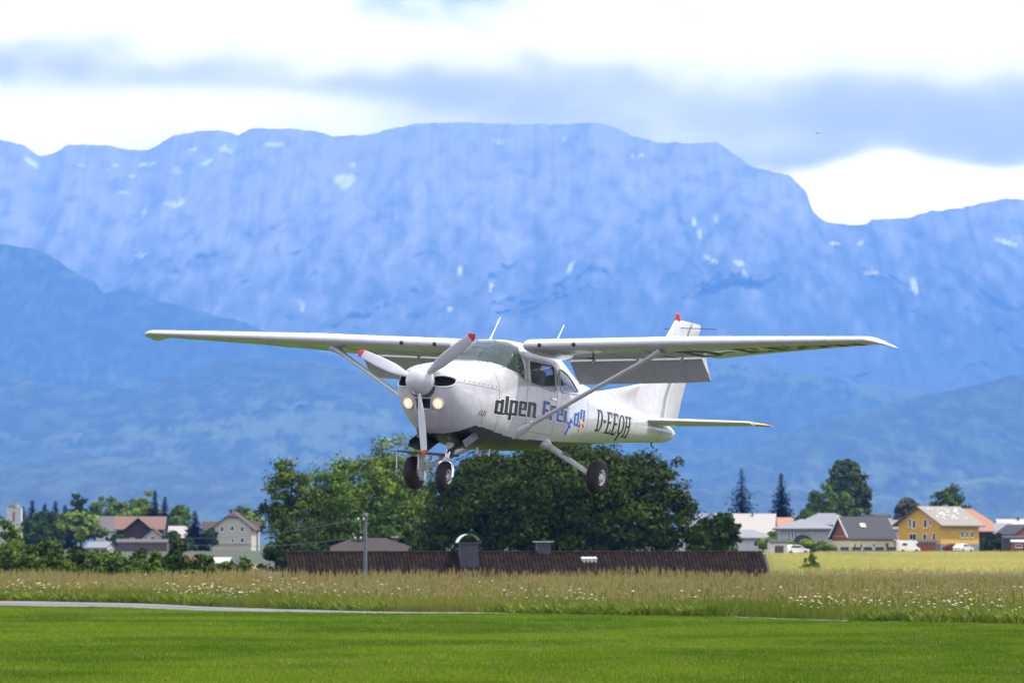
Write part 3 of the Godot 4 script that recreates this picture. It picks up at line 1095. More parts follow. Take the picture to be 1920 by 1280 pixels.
	var upr := [[1.24, -4.80, -6.24, 0.075], [1.70, -4.86, -6.42, 0.07], [2.2, -5.40, -6.66, 0.058], [2.7, -5.95, -6.92, 0.045], [2.80, -6.06, -6.98, 0.04], [2.835, -6.12, -6.94, 0.03]]
	upright_foil(fin, upr, 0.0, 0.60)
	part("fin", fin, white, t)
	var rud := MB.new()
	upr[0] = [1.30, -4.81, -6.26, 0.075]
	upright_foil(rud, upr, 0.605, 1.0)
	part("rudder", rud, white, t)
	var ribs := MB.new()
	for k in 16:
		ribs.bx(-0.036, 0.036, 2.66 - k * 0.004, 2.675 - k * 0.004, -6.16 - k * 0.045, -6.165 - k * 0.045)
	part("rivet_row", ribs, mats["seam"], t).set_meta("kind", "stuff")
	var beacon := MB.new()
	beacon.lathe(Transform3D(Basis(), Vector3(0, 2.83, -6.16)), [[0.042, 0.0], [0.042, 0.02], [0.037, 0.035], [0.032, 0.075], [0.018, 0.098], [0.001, 0.102]], 16)
	part("beacon", beacon, mat("red lens", 0.55, 0.02, 0.02, 0.15), t, "red beacon on top of the fin")
	for s in [1.0, -1.0]:
		var rod := MB.new()
		rod.tube([Vector3(s * 0.03, 2.72, -6.18), Vector3(s * 0.42, 2.745, -6.62)], [0.006, 0.004], 6)
		part("antenna_rod", rod, mats["dark hole"], t)
	for q in [[Vector3(-0.2, 2.02, -0.62), Vector3(-0.2, 2.36, -0.90)], [Vector3(0.3, 2.02, -1.55), Vector3(0.3, 2.35, -1.84)]]:
		var an := MB.new()
		an.tube([q[0], q[0].lerp(q[1], 0.3), q[1]], [0.012, 0.008, 0.005], 8)
		part("whip_antenna", an, mats["white letter edge"], t)
	var tie := MB.new()
	tie.tube([Vector3(0, 1.03, -5.45), Vector3(0, 0.97, -5.46), Vector3(0, 0.955, -5.50)], [0.012, 0.012, 0.012], 8)
	part("tie_down_ring", tie, mats["seam"], t)
	var pit := MB.new()
	pit.tube([Vector3(1.35, 1.86, -0.62), Vector3(1.35, 1.79, -0.60), Vector3(1.35, 1.785, -0.42)], [0.014, 0.012, 0.009], 8)
	part("pitot_tube", pit, mats["seam"], t)

	# --- engine cowl fittings, spinner, propeller
	for s in [1.0, -1.0]:
		var lipm := MB.new()
		var path := []
		var rad := []
		for k in 33:
			var a := TAU * k / 32
			var lx: float = s * (0.275 + 0.138 * signf(cos(a)) * pow(absf(cos(a)), 0.77))
			var ly := 1.29 + 0.075 * signf(sin(a)) * pow(absf(sin(a)), 0.77)
			path.append(Vector3(lx, ly, nose_z(lx, ly) - 0.004))
			rad.append(0.012)
		lipm.tube(path, rad, 8)
		part("air_inlet_lip", lipm, white, t)
		var lamp := Node3D.new()
		lamp.name = "landing_light"
		t.add_child(lamp, true)
		var lp := Vector3(s * 0.215, 1.01, nose_z(s * 0.215, 1.01))
		var out_ := Vector3(nose_z(s * 0.215 - 0.03, 1.01) - nose_z(s * 0.215 + 0.03, 1.01), nose_z(s * 0.215, 0.98) - nose_z(s * 0.215, 1.04), 0.06).normalized().lerp(Vector3(0, 0, 1), 0.35).normalized()
		lp += out_ * 0.012
		lamp.transform = Transform3D(Basis(Quaternion(Vector3(0, 0, 1), out_)), lp)
		var ring := MB.new()
		ring.lathe(Transform3D(Basis(Vector3.RIGHT, PI / 2), Vector3.ZERO), [[0.080, -0.03], [0.080, 0.006], [0.072, 0.012], [0.066, 0.006]], 28)
		part("ring", ring, mats["wheel paint"], lamp)
		var lens := MB.new()
		lens.lathe(Transform3D(Basis(Vector3.RIGHT, PI / 2), Vector3.ZERO), [[0.067, 0.004], [0.05, 0.011], [0.001, 0.014]], 24)
		part("lens", lens, lit, lamp)
		var bb := MB.new()
		bb.lathe(Transform3D(Basis(Vector3.RIGHT, PI / 2), Vector3.ZERO), [[0.030, 0.012], [0.022, 0.024], [0.001, 0.028]], 18)
		part("bulb", bb, bulb, lamp)
		var sp := SpotLight3D.new()
		sp.name = "landing_beam"
		t.add_child(sp, true)
		sp.position = lp + Vector3(0, 0, 0.03)
		sp.rotation = Vector3(0.0, PI, 0.0)
		sp.light_color = Color(1.0, 0.86, 0.55)
		sp.light_energy = 2.0
		sp.light_size = 0.065
		sp.spot_angle = 16.0
		sp.spot_range = 300.0
		sp.shadow_enabled = true
	var scoop := MB.new()
	for q in [[-0.118, -0.106, 0.93, 1.08], [0.106, 0.118, 0.93, 1.08]]:
		scoop.bx(q[0], q[1], q[2], q[3], nose_z(0.11, 1.0) - 0.05, nose_z(0.11, 1.0) + 0.006)
	scoop.bx(-0.106, 0.106, 1.068, 1.08, nose_z(0.0, 1.07) - 0.05, nose_z(0.0, 1.07) + 0.006)
	scoop.bx(-0.106, 0.106, 0.930, 0.942, nose_z(0.0, 0.94) - 0.05, nose_z(0.0, 0.94) + 0.006)
	part("intake_frame", scoop, white, t)
	var spin := MB.new()
	var sp_t := Transform3D(Basis(Vector3.RIGHT, PI / 2), Vector3(0, 1.285, 1.655))
	spin.lathe(sp_t, [[0.188, 0.0], [0.190, 0.02], [0.186, 0.06], [0.174, 0.10], [0.153, 0.15], [0.120, 0.195], [0.078, 0.23], [0.035, 0.248], [0.001, 0.252]], 40)
	part("spinner", spin, white, t)
	for k in 3:
		var a := deg_to_rad([158.0, 38.0, -82.0][k])
		var dir := Vector3(cos(a), sin(a), 0)
		var tan_ := Vector3(-sin(a), cos(a), 0)
		var blade := MB.new()
		var bp := PackedVector3Array()
		var n := 22
		for r in n:
			var f := r / float(n - 1)
			var rad := lerpf(0.14, 0.985, f)
			var wide := 0.5 * lerpf(0.075, 0.155, ss(0.0, 0.35, f)) * lerpf(1.0, 0.72, ss(0.5, 1.0, f)) * (1.0 if f < 0.94 else sqrt(maxf(0.05, 1.0 - pow((f - 0.94) / 0.06, 2.0))))
			var thick := lerpf(0.034, 0.006, sqrt(f))
			var tw := lerpf(0.95, 0.30, sqrt(f))
			for q in 12:
				var b := TAU * q / 12
				var u := cos(b) * wide
				var w := sin(b) * thick * (1.0 if sin(b) > 0 else 0.35)
				bp.append(Vector3(0, 1.285, 1.73) + dir * rad + (tan_ * cos(tw) + Vector3(0, 0, 1) * sin(tw)) * u + (Vector3(0, 0, 1) * cos(tw) - tan_ * sin(tw)) * w)
		var cut := 19
		blade.grid(bp.slice(0, (cut + 1) * 12), cut + 1, 12, true)
		var bo := part("propeller_blade", blade, mats["blade"], t)
		var tipb := MB.new()
		tipb.grid(bp.slice(cut * 12), n - cut, 12, true)
		part("blade_tip", tipb, mats["blade tip red"], bo, "red painted tip of the propeller blade")
	# exhaust, cowl flaps, drains
	var ex := MB.new()
	ex.tube([Vector3(-0.16, 0.78, 1.26), Vector3(-0.19, 0.68, 1.28), Vector3(-0.20, 0.60, 1.24)], [0.045, 0.045, 0.045], 14)
	part("exhaust_pipe", ex, mats["seam"], t)
	for s in [1.0, -1.0]:
		var cf := MB.new()
		cf.box(Transform3D(Basis(Vector3.RIGHT, 0.42) * Basis(Vector3.BACK, s * 0.30), Vector3(s * 0.27, 0.52, 0.98)), Vector3(0.26, 0.012, 0.40))
		cf.box(Transform3D(Basis(Vector3.RIGHT, 0.42) * Basis(Vector3.BACK, s * 0.30), Vector3(s * 0.40, 0.585, 0.98)), Vector3(0.012, 0.10, 0.38))
		part("cowl_flap", cf, grey, t)
	for q in [[0.16, 0.30], [0.20, 0.02], [-0.1, -0.3]]:
		var dr := MB.new()
		dr.box(Transform3D(Basis(Vector3.RIGHT, -0.2), Vector3(q[0], hull(q[1])[2] - 0.03, q[1])), Vector3(0.012, 0.11, 0.045))
		part("belly_fin", dr, mats["wheel paint"], t)

	# --- undercarriage
	for s in [1.0, -1.0]:
		var leg := MB.new()
		var a := Vector3(s * 0.40, 0.735, -1.06)
		var b := Vector3(s * 1.255, 0.285, -0.86)
		leg.tube([a, a.lerp(b, 0.5), b], [0.046, 0.040, 0.032], 14)
		part("gear_leg", leg, white, t)
		var fair := MB.new()
		fair.tube([a.lerp(b, 0.02), a.lerp(b, 0.12), a.lerp(b, 0.20)], [0.115, 0.085, 0.050], 14, Vector2(0.8, 1.2))
		part("leg_fairing", fair, white, t)
		var lug := MB.new()
		lug.box(Transform3D(Basis(Vector3.BACK, -s * 0.48), a.lerp(b, 0.55) + Vector3(0, 0.05, 0)), Vector3(0.12, 0.015, 0.07))
		part("boarding_step", lug, mats["seam"], t)
		var ax := MB.new()
		ax.tube([b + Vector3(-s * 0.01, -0.035, 0), b + Vector3(s * 0.10, -0.04, 0)], [0.03, 0.025], 10)
		ax.lathe(Transform3D(Basis(Vector3.FORWARD, PI / 2), b + Vector3(0, -0.04, 0)), [[0.001, -0.012], [0.085, -0.012], [0.085, 0.012], [0.001, 0.012]], 20)
		ax.bx(b.x - 0.035, b.x + 0.035, b.y - 0.14, b.y - 0.02, b.z - 0.07, b.z - 0.01)
		part("brake", ax, mats["wheel paint"], t)
		wheel(t, Vector3(s * 1.365, 0.245, -0.86), 0.222, 0.165, s * 0.10)
	# jump step over the right wheel
	var plate := MB.new()
	plate.box(Transform3D(Basis(Vector3.BACK, -0.045), Vector3(-1.14, 0.505, -0.80)), Vector3(0.78, 0.022, 0.34))
	var po := part("jump_step", plate, mats["brown plate"], t, "brown gritty step plate above the right wheel")
	var br := MB.new()
	br.bx(-1.235, -1.215, 0.28, 0.50, -0.86, -0.70)
	part("step_bracket", br, mats["wheel paint"], po)
	br = MB.new()
	br.bx(-0.98, -0.96, 0.42, 0.50, -0.92, -0.80)
	part("step_bracket", br, mats["wheel paint"], po)
	var lipb := MB.new()
	lipb.box(Transform3D(Basis(), Vector3(-1.527, 0.40, -0.66)), Vector3(0.014, 0.24, 0.03))
	part("step_edge", lipb, mats["wheel paint"], po)
	# nose gear
	var ol := MB.new()
	ol.tube([Vector3(0, 0.62, 0.74), Vector3(0, 0.30, 0.845)], [0.030, 0.030], 14)
	part("oleo_strut", ol, mats["chrome"], t)
	var col := MB.new()
	col.tube([Vector3(0, 0.62, 0.735), Vector3(0, 0.47, 0.785)], [0.046, 0.046], 14)
	col.tube([Vector3(0, 0.345, 0.83), Vector3(0, 0.29, 0.848)], [0.05, 0.055], 14)
	part("strut_collar", col, mats["wheel paint"], t)
	var fork := MB.new()
	for s in [1.0, -1.0]:
		fork.tube([Vector3(s * 0.02, 0.315, 0.842), Vector3(s * 0.085, 0.27, 0.855), Vector3(s * 0.105, 0.19, 0.865), Vector3(s * 0.10, 0.10, 0.87)], [0.026, 0.026, 0.022, 0.024], 10, Vector2(1.2, 0.7))
	fork.tube([Vector3(-0.11, 0.105, 0.87), Vector3(0.11, 0.105, 0.87)], [0.014, 0.014], 8)
	part("nose_fork", fork, mats["chrome"], t)
	var sc := MB.new()
	sc.tube([Vector3(0, 0.50, 0.72), Vector3(0, 0.41, 0.70), Vector3(0, 0.33, 0.79)], [0.016, 0.016, 0.016], 8)
	sc.tube([Vector3(0.06, 0.62, 0.66), Vector3(0.05, 0.36, 0.80)], [0.014, 0.014], 8)
	part("torque_link", sc, mats["seam"], t)
	wheel(t, Vector3(0, 0.105, 0.87), 0.197, 0.13, 0.0)

	pilot(t)

func nose_z(x: float, y: float) -> float:        # where the nose bowl stands at x, y
	var lo := 1.2
	var hi := 1.64
	for k in 24:
		var m := (lo + hi) / 2
		var s := hull(m)
		var hh: float = (s[1] - s[3]) if y >= s[3] else (s[3] - s[2])
		if pow(absf(x) / s[0], s[4]) + pow(absf(y - s[3]) / hh, s[4]) < 1.0:
			lo = m
		else:
			hi = m
	return lo - 0.09 * ss(1.0, 1.6, lo) * clampf((1.22 - y) / 0.35, 0.0, 1.3)

func compact(mb: MB) -> MB:                  # keep only the vertices that the triangles use
	var map := {}
	var out := MB.new()
	for k in mb.i:
		if not map.has(k):
			map[k] = out.v.size()
			out.v.append(mb.v[k])
			out.n.append(mb.n[k])
		out.i.append(map[k])
	return out

# ------------------------------------------------------------------ a body as one skin over tapered bones
func skin(bones: Array, cell: float, blend: float) -> MB:
	var lo := Vector3(1e9, 1e9, 1e9)
	var hi := -lo
	for b in bones:
		var r: float = maxf(b[2], b[3]) + cell * 2
		lo = lo.min(b[0] - Vector3.ONE * r).min(b[1] - Vector3.ONE * r)
		hi = hi.max(b[0] + Vector3.ONE * r).max(b[1] + Vector3.ONE * r)
	var nx := int((hi.x - lo.x) / cell) + 2
	var ny := int((hi.y - lo.y) / cell) + 2
	var nz := int((hi.z - lo.z) / cell) + 2
	var f := PackedFloat32Array()
	f.resize(nx * ny * nz)
	for x in nx:
		for y in ny:
			for z in nz:
				var p := lo + Vector3(x, y, z) * cell
				var d := 1e9
				for b in bones:
					var ab: Vector3 = b[1] - b[0]
					var tt := clampf((p - b[0]).dot(ab) / maxf(ab.length_squared(), 1e-9), 0.0, 1.0)
					var e: float = p.distance_to(b[0] + ab * tt) - lerpf(b[2], b[3], tt)
					if d > 1e8:
						d = e
					else:
						var h := clampf(0.5 + 0.5 * (e - d) / blend, 0.0, 1.0)
						d = lerpf(e, d, h) - blend * h * (1.0 - h)
				f[(x * ny + y) * nz + z] = d
	var mb := MB.new()
	var at_ := {}
	for x in nx - 1:
		for y in ny - 1:
			for z in nz - 1:
				var sum := Vector3.ZERO
				var cnt := 0
				var inside := 0
				for e in EDGES:
					var a: Array = e[0]
					var b: Array = e[1]
					var fa := f[((x + a[0]) * ny + y + a[1]) * nz + z + a[2]]
					var fb := f[((x + b[0]) * ny + y + b[1]) * nz + z + b[2]]
					if (fa < 0) != (fb < 0):
						sum += Vector3(a[0], a[1], a[2]).lerp(Vector3(b[0], b[1], b[2]), fa / (fa - fb))
						cnt += 1
				if cnt:
					at_[(x * ny + y) * nz + z] = mb.v.size()
					mb.v.append(lo + (Vector3(x, y, z) + sum / cnt) * cell)
					mb.n.append(Vector3.ZERO)
	for key in at_:
		var z: int = key % nz
		var y: int = (key / nz) % ny
		var x: int = key / (nz * ny)
		var f0 := f[key]
		for ax in 3:
			var o := [[1, 0, 0], [0, 1, 0], [0, 0, 1]]
			var nb: int = ((x + o[ax][0]) * ny + y + o[ax][1]) * nz + z + o[ax][2]
			if (f0 < 0) == (f[nb] < 0):
				continue
			var u: Array = o[(ax + 1) % 3]
			var w: Array = o[(ax + 2) % 3]
			var su: int = (u[0] * ny + u[1]) * nz + u[2]
			var sw: int = (w[0] * ny + w[1]) * nz + w[2]
			var q := [key, key - su, key - su - sw, key - sw]
			if not (at_.has(q[1]) and at_.has(q[2]) and at_.has(q[3])):
				continue
			var k := [at_[q[0]], at_[q[1]], at_[q[2]], at_[q[3]]]
			if f0 > 0:
				k.reverse()
			var nn: Vector3 = (mb.v[k[2]] - mb.v[k[0]]).cross(mb.v[k[3]] - mb.v[k[1]])
			for j in 4:
				mb.n[k[j]] += nn
			for j in [0, 2, 1, 0, 3, 2]:
				mb.i.append(k[j])
	for k in mb.n.size():
		mb.n[k] = mb.n[k].normalized()
	return mb

const EDGES := [[[0, 0, 0], [1, 0, 0]], [[0, 1, 0], [1, 1, 0]], [[0, 0, 1], [1, 0, 1]], [[0, 1, 1], [1, 1, 1]], [[0, 0, 0], [0, 1, 0]], [[1, 0, 0], [1, 1, 0]], [[0, 0, 1], [0, 1, 1]], [[1, 0, 1], [1, 1, 1]], [[0, 0, 0], [0, 0, 1]], [[1, 0, 0], [1, 0, 1]], [[0, 1, 0], [0, 1, 1]], [[1, 1, 0], [1, 1, 1]]]

func pilot(plane: Node3D) -> void:
	var x := 0.26
	var o := thing("person", "pilot in dark clothes and headset seated at the controls of the aircraft", "person")
	o.transform = plane.transform * Transform3D(Basis(), Vector3(x, 1.08, -0.62))
	var bones := [[Vector3(0, 0.10, 0.02), Vector3(0, 0.30, -0.06), 0.13, 0.14], [Vector3(-0.07, 0.42, -0.10), Vector3(0.07, 0.42, -0.10), 0.11, 0.11], [Vector3(0, 0.47, -0.10), Vector3(0, 0.56, -0.08), 0.055, 0.05]]
	for s in [-1.0, 1.0]:
		bones.append([Vector3(s * 0.10, 0.07, 0.02), Vector3(s * 0.12, 0.10, 0.42), 0.085, 0.062])
		bones.append([Vector3(s * 0.12, 0.10, 0.42), Vector3(s * 0.12, -0.25, 0.58), 0.058, 0.042])
		bones.append([Vector3(s * 0.12, -0.27, 0.58), Vector3(s * 0.12, -0.31, 0.70), 0.042, 0.032])
		bones.append([Vector3(s * 0.17, 0.44, -0.10), Vector3(s * 0.22, 0.24, 0.12), 0.055, 0.042])
		bones.append([Vector3(s * 0.22, 0.24, 0.12), Vector3(s * 0.13, 0.30, 0.46), 0.040, 0.028])
	part("body", skin(bones, 0.022, 0.05), mat("dark shirt", 0.025, 0.03, 0.045, 0.9), o)
	var head := [[Vector3(0, 0.66, -0.07), Vector3(0, 0.70, -0.07), 0.085, 0.088], [Vector3(0, 0.60, -0.03), Vector3(0, 0.66, -0.02), 0.052, 0.066], [Vector3(0, 0.655, 0.045), Vector3(0, 0.625, 0.062), 0.010, 0.015], [Vector3(-0.03, 0.675, 0.025), Vector3(0.03, 0.675, 0.025), 0.020, 0.020], [Vector3(-0.02, 0.59, 0.032), Vector3(0.02, 0.59, 0.032), 0.014, 0.014], [Vector3(0, 0.52, -0.08), Vector3(0, 0.60, -0.06), 0.05, 0.052]]
	for s in [-1.0, 1.0]:
		head.append([Vector3(s * 0.088, 0.63, -0.06), Vector3(s * 0.090, 0.67, -0.07), 0.014, 0.018])
	var skin_m := mat("skin", 0.42, 0.24, 0.17, 0.6)
	part("head", skin(head, 0.010, 0.022), skin_m, o)
	for s in [-1.0, 1.0]:
		var hb := [[Vector3(s * 0.13, 0.30, 0.455), Vector3(s * 0.125, 0.285, 0.51), 0.024, 0.026]]
		for k in 4:
			var fy := 0.305 - k * 0.018
			hb.append([Vector3(s * 0.125, fy, 0.52), Vector3(s * 0.105, fy - 0.003, 0.555), 0.0095, 0.009])
			hb.append([Vector3(s * 0.105, fy - 0.003, 0.555), Vector3(s * (0.085 + 0.004 * k), fy - 0.005, 0.535), 0.009, 0.008])
		hb.append([Vector3(s * 0.115, 0.312, 0.48), Vector3(s * 0.09, 0.325, 0.515), 0.011, 0.009])
		part("hand", skin(hb, 0.006, 0.008), skin_m, o)
	var hs := MB.new()
	var arc := []
	var rad := []
	for k in 13:
		var a := PI * k / 12
		arc.append(Vector3(cos(a) * 0.102, 0.675 + sin(a) * 0.122, -0.07))
		rad.append(0.010)
	hs.tube(arc, rad, 8)
	for s in [-1.0, 1.0]:
		hs.lathe(Transform3D(Basis(Vector3.FORWARD, s * PI / 2), Vector3(s * 0.085, 0.655, -0.07)), [[0.040, 0.0], [0.042, 0.02], [0.034, 0.034], [0.001, 0.038]], 16)
	hs.tube([Vector3(0.11, 0.63, -0.05), Vector3(0.07, 0.575, 0.05), Vector3(0.02, 0.575, 0.065)], [0.005, 0.005, 0.010], 6)
	part("headset", hs, mats["panel black"], o)
	var shades := MB.new()
	for s in [-1.0, 1.0]:
		shades.lathe(Transform3D(Basis(Vector3.RIGHT, PI / 2), Vector3(s * 0.031, 0.672, 0.040)), [[0.024, 0.0], [0.022, 0.008], [0.001, 0.010]], 12)
	part("sunglasses", shades, mats["panel black"], o)

# ------------------------------------------------------------------ ground
func sheet(x0: float, x1: float, d0: float, d1: float, nx: int, nd: int, lift: float, by_px := true) -> MB:
	var p := PackedVector3Array()
	for r in nd + 1:
		var d := d0 * pow(d1 / d0, float(r) / nd)
		for q in nx + 1:
			var u := lerpf(x0, x1, float(q) / nx)
			var x := (u - 960.0) / F * d if by_px else u
			p.append(Vector3(x, gh(x, -d) + lift, -d))
	var mb := MB.new()
	mb.grid(p, nd + 1, nx + 1)
	return mb

func path_d(x: float) -> float:         # distance of the far edge of the mown lawn at x
	return 133.0 - x * 1.15 + 0.9 * sin(x * 0.35) + 0.5 * sin(x * 1.1 + 2.0)

func ground() -> void:
	var soil := mat("grassy soil", 0.055, 0.085, 0.025, 0.95)
	mottle(soil, noise_tex(31, 0.02, 0.6, 1.0), 0.05)
	var mb := sheet(-2600, 4500, 2.0, 18000.0, 90, 120, 0.0)
	structure("ground", mb, soil, "level grassy ground of the valley")
	var rp := PackedVector3Array()
	for r in 30:
		var rad := 2.0 * pow(22000.0 / 2.0, r / 29.0)
		for q in 61:
			var a := lerpf(21.55, 338.35, q / 60.0)
			rp.append(Vector3(sin(deg_to_rad(a)) * rad, 0.0, -cos(deg_to_rad(a)) * rad))
	var around := MB.new()
	around.grid(rp, 30, 61)
	structure("ground", around, soil, "grassy ground beside and behind the onlooker")
	# mown lawn
	var lawn := mat("mown grass", 0.10, 0.155, 0.010, 1.0)
	mottle(lawn, noise_tex(33, 0.03, 0.72, 1.0), 0.12)
	var p := PackedVector3Array()
	var rows := 40
	var cols := 60
	for r in rows:
		for q in cols:
			var x := lerpf(-34.0, 34.0, float(q) / (cols - 1))
			var d := lerpf(40.0, path_d(x) - 1.0, float(r) / (rows - 1))
			p.append(Vector3(x, gh(x, -d) + 0.006, -d))
	var lm := MB.new()
	lm.grid(p, rows, cols)
	structure("lawn", lm, lawn, "short mown bright green lawn")
	# taxiway: narrow asphalt strip between lawn and meadow, overgrown to the right
	var asphalt := mat("weathered asphalt", 0.20, 0.19, 0.195, 0.9)
	mottle(asphalt, noise_tex(35, 0.08, 0.75, 1.0), 0.4)
	var tp := PackedVector3Array()
	for r in 3:
		for q in 60:
			var x := lerpf(-34.0, 9.0, q / 59.0)
			var wide := lerpf(12.0, 0.8, ss(-17.0, 4.0, x))
			tp.append(Vector3(x, gh(x, -path_d(x)) + 0.035 + (0.02 if r == 1 else 0.0), -(path_d(x) - 0.2 + wide * r / 2.0)))
	var tm := MB.new()
	tm.grid(tp, 3, 60)
	structure("taxiway", tm, asphalt, "narrow grey asphalt strip between lawn and meadow")
	var worn := mat("dark tar seam", 0.07, 0.07, 0.075, 0.9)
	var sp := PackedVector3Array()
	for r in 2:
		for q in 60:
			var x := lerpf(-34.0, -4.0, q / 59.0)
			sp.append(Vector3(x, gh(x, -path_d(x)) + 0.052, -(path_d(x) + 3.0 + 0.4 * sin(x * 0.8) + r * (0.9 + 0.4 * sin(x * 1.7)))))
	var sm := MB.new()
	sm.grid(sp, 2, 60)
	structure("tar_seam", sm, worn, "dark tar line along the asphalt strip")
	# unseen runway below the picture, added to grey the light bounced onto the aircraft
	var rp2 := PackedVector3Array()
	for r in 2:
		for q in 3:
			var x := lerpf(-300.0, 300.0, q / 2.0)
			rp2.append(Vector3(x, 0.075, -(66.0 if r else 36.0) + x * 0.05))
	var rw := MB.new()
	rw.grid(rp2, 2, 3)
	structure("runway", rw, mottle(mat("dark runway asphalt", 0.085, 0.085, 0.09, 0.9), noise_tex(36, 0.08, 0.75, 1.0), 0.4), "unseen grey asphalt runway added under the aircraft")
	# ripe field below the village
	var field := mat("ripe field", 0.45, 0.41, 0.15, 1.0)
	mottle(field, noise_tex(37, 0.03, 0.8, 1.0), 0.03)
	structure("field", sheet(1415, 2500, 345.0, 800.0, 40, 30, 0.02), field, "pale yellow field in front of the village")
	var strip := mat("green field", 0.13, 0.19, 0.045, 0.95)
	mottle(strip, noise_tex(39, 0.03, 0.75, 1.0), 0.05)
	structure("field", sheet(1425, 2500, 262.0, 343.0, 40, 10, 0.02), strip, "green field strip between meadow and yellow field")

# ------------------------------------------------------------------ grass
func tuft(seed_: int, blades: int, tall: float, wide: float, spread: float, lean: float) -> ArrayMesh:
	var r := RandomNumberGenerator.new()
	r.seed = seed_
	var mb := MB.new()
	for k in blades:
		var a := r.randf() * TAU
		var o := Vector3(cos(a), 0, sin(a)) * spread * sqrt(r.randf())
		var h := tall * r.randf_range(0.55, 1.0)
		var b := r.randf() * TAU
		var side := Vector3(cos(b), 0, sin(b)) * wide * 0.5
		var l := Vector3(r.randf_range(-1, 1), 0, r.randf_range(-1, 1)) * lean * h
		var m := o + Vector3(0, h * 0.55, 0) + l * 0.35
		var tip := o + Vector3(0, h, 0) + l
		mb.quad(o - side, o + side, m + side * 0.8, m - side * 0.8)
		mb.tri(m - side * 0.8, m + side * 0.8, tip)
	return mb.mesh()

func stalk(seed_: int, tall: float, head: float) -> ArrayMesh:      # a flowering grass: thin stem and a loose feathery head
	var r := RandomNumberGenerator.new()
	r.seed = seed_
	var mb := MB.new()
	var lean := Vector3(r.randf_range(-0.15, 0.15), 0, r.randf_range(-0.15, 0.15)) * tall
	for b in 2:
		var s := Vector3(0.003, 0, 0) if b == 0 else Vector3(0, 0, 0.003)
		mb.quad(-s, s, lean * 0.8 + Vector3(0, tall, 0) + s * 0.6, lean * 0.8 + Vector3(0, tall, 0) - s * 0.6)
	for k in 26:
		var f := r.randf()
		var o := lean * 0.8 + Vector3(0, tall - head * f, 0)
		var a := r.randf() * TAU
		var d := Vector3(cos(a), 1.1, sin(a)) * head * 0.20 * (0.3 + f)
		var s2 := Vector3(-sin(a), 0.3, cos(a)) * 0.006
		mb.quad(o, o + d * 0.5 + s2, o + d, o + d * 0.5 - s2)
	return mb.mesh()

func umbel(flat: bool, size: float, tall: float) -> ArrayMesh:
	var mb := MB.new()
	mb.use_c = true
	mb.col = Color(0.10, 0.17, 0.04)
	mb.quad(Vector3(-0.004, 0, 0), Vector3(0.004, 0, 0), Vector3(0.003, tall, 0), Vector3(-0.003, tall, 0))
	mb.quad(Vector3(0, 0, -0.004), Vector3(0, 0, 0.004), Vector3(0, tall, 0.003), Vector3(0, tall, -0.003))
	mb.col = Color(0.82, 0.82, 0.74)
	for k in 9:
		var a := TAU * k / 9
		var b := TAU * (k + 0.8) / 9
		var y := tall + (0.0 if flat else 0.012 * (k % 2))
		mb.tri(Vector3(0, tall + 0.012, 0), Vector3(cos(b), 0, sin(b)) * size + Vector3(0, y, 0), Vector3(cos(a), 0, sin(a)) * size + Vector3(0, y, 0))
		mb.tri(Vector3(0, tall + 0.010, 0), Vector3(cos(a), 0, sin(a)) * size + Vector3(0, y, 0), Vector3(cos(b), 0, sin(b)) * size + Vector3(0, y - 0.01, 0))
	return mb.mesh()

func scatter(called: String, label: String, category: String, m: Mesh, material: Material, spots: Array, group := "") -> void:
	# spots: [position, scale, turn, colour]
	var mm := MultiMesh.new()
	mm.transform_format = MultiMesh.TRANSFORM_3D
	mm.use_colors = true
	mm.mesh = m
	mm.instance_count = spots.size()
	for k in spots.size():
		var s: Array = spots[k]
		mm.set_instance_transform(k, Transform3D(Basis(Vector3.UP, s[2]).scaled(s[1] if s[1] is Vector3 else Vector3.ONE * float(s[1])), s[0]))
		mm.set_instance_color(k, s[3])
	var o := MultiMeshInstance3D.new()
	o.name = numbered(called)
	o.multimesh = mm
	o.material_override = material
	add_child(o)
	tag(o, label, category, group, "stuff")

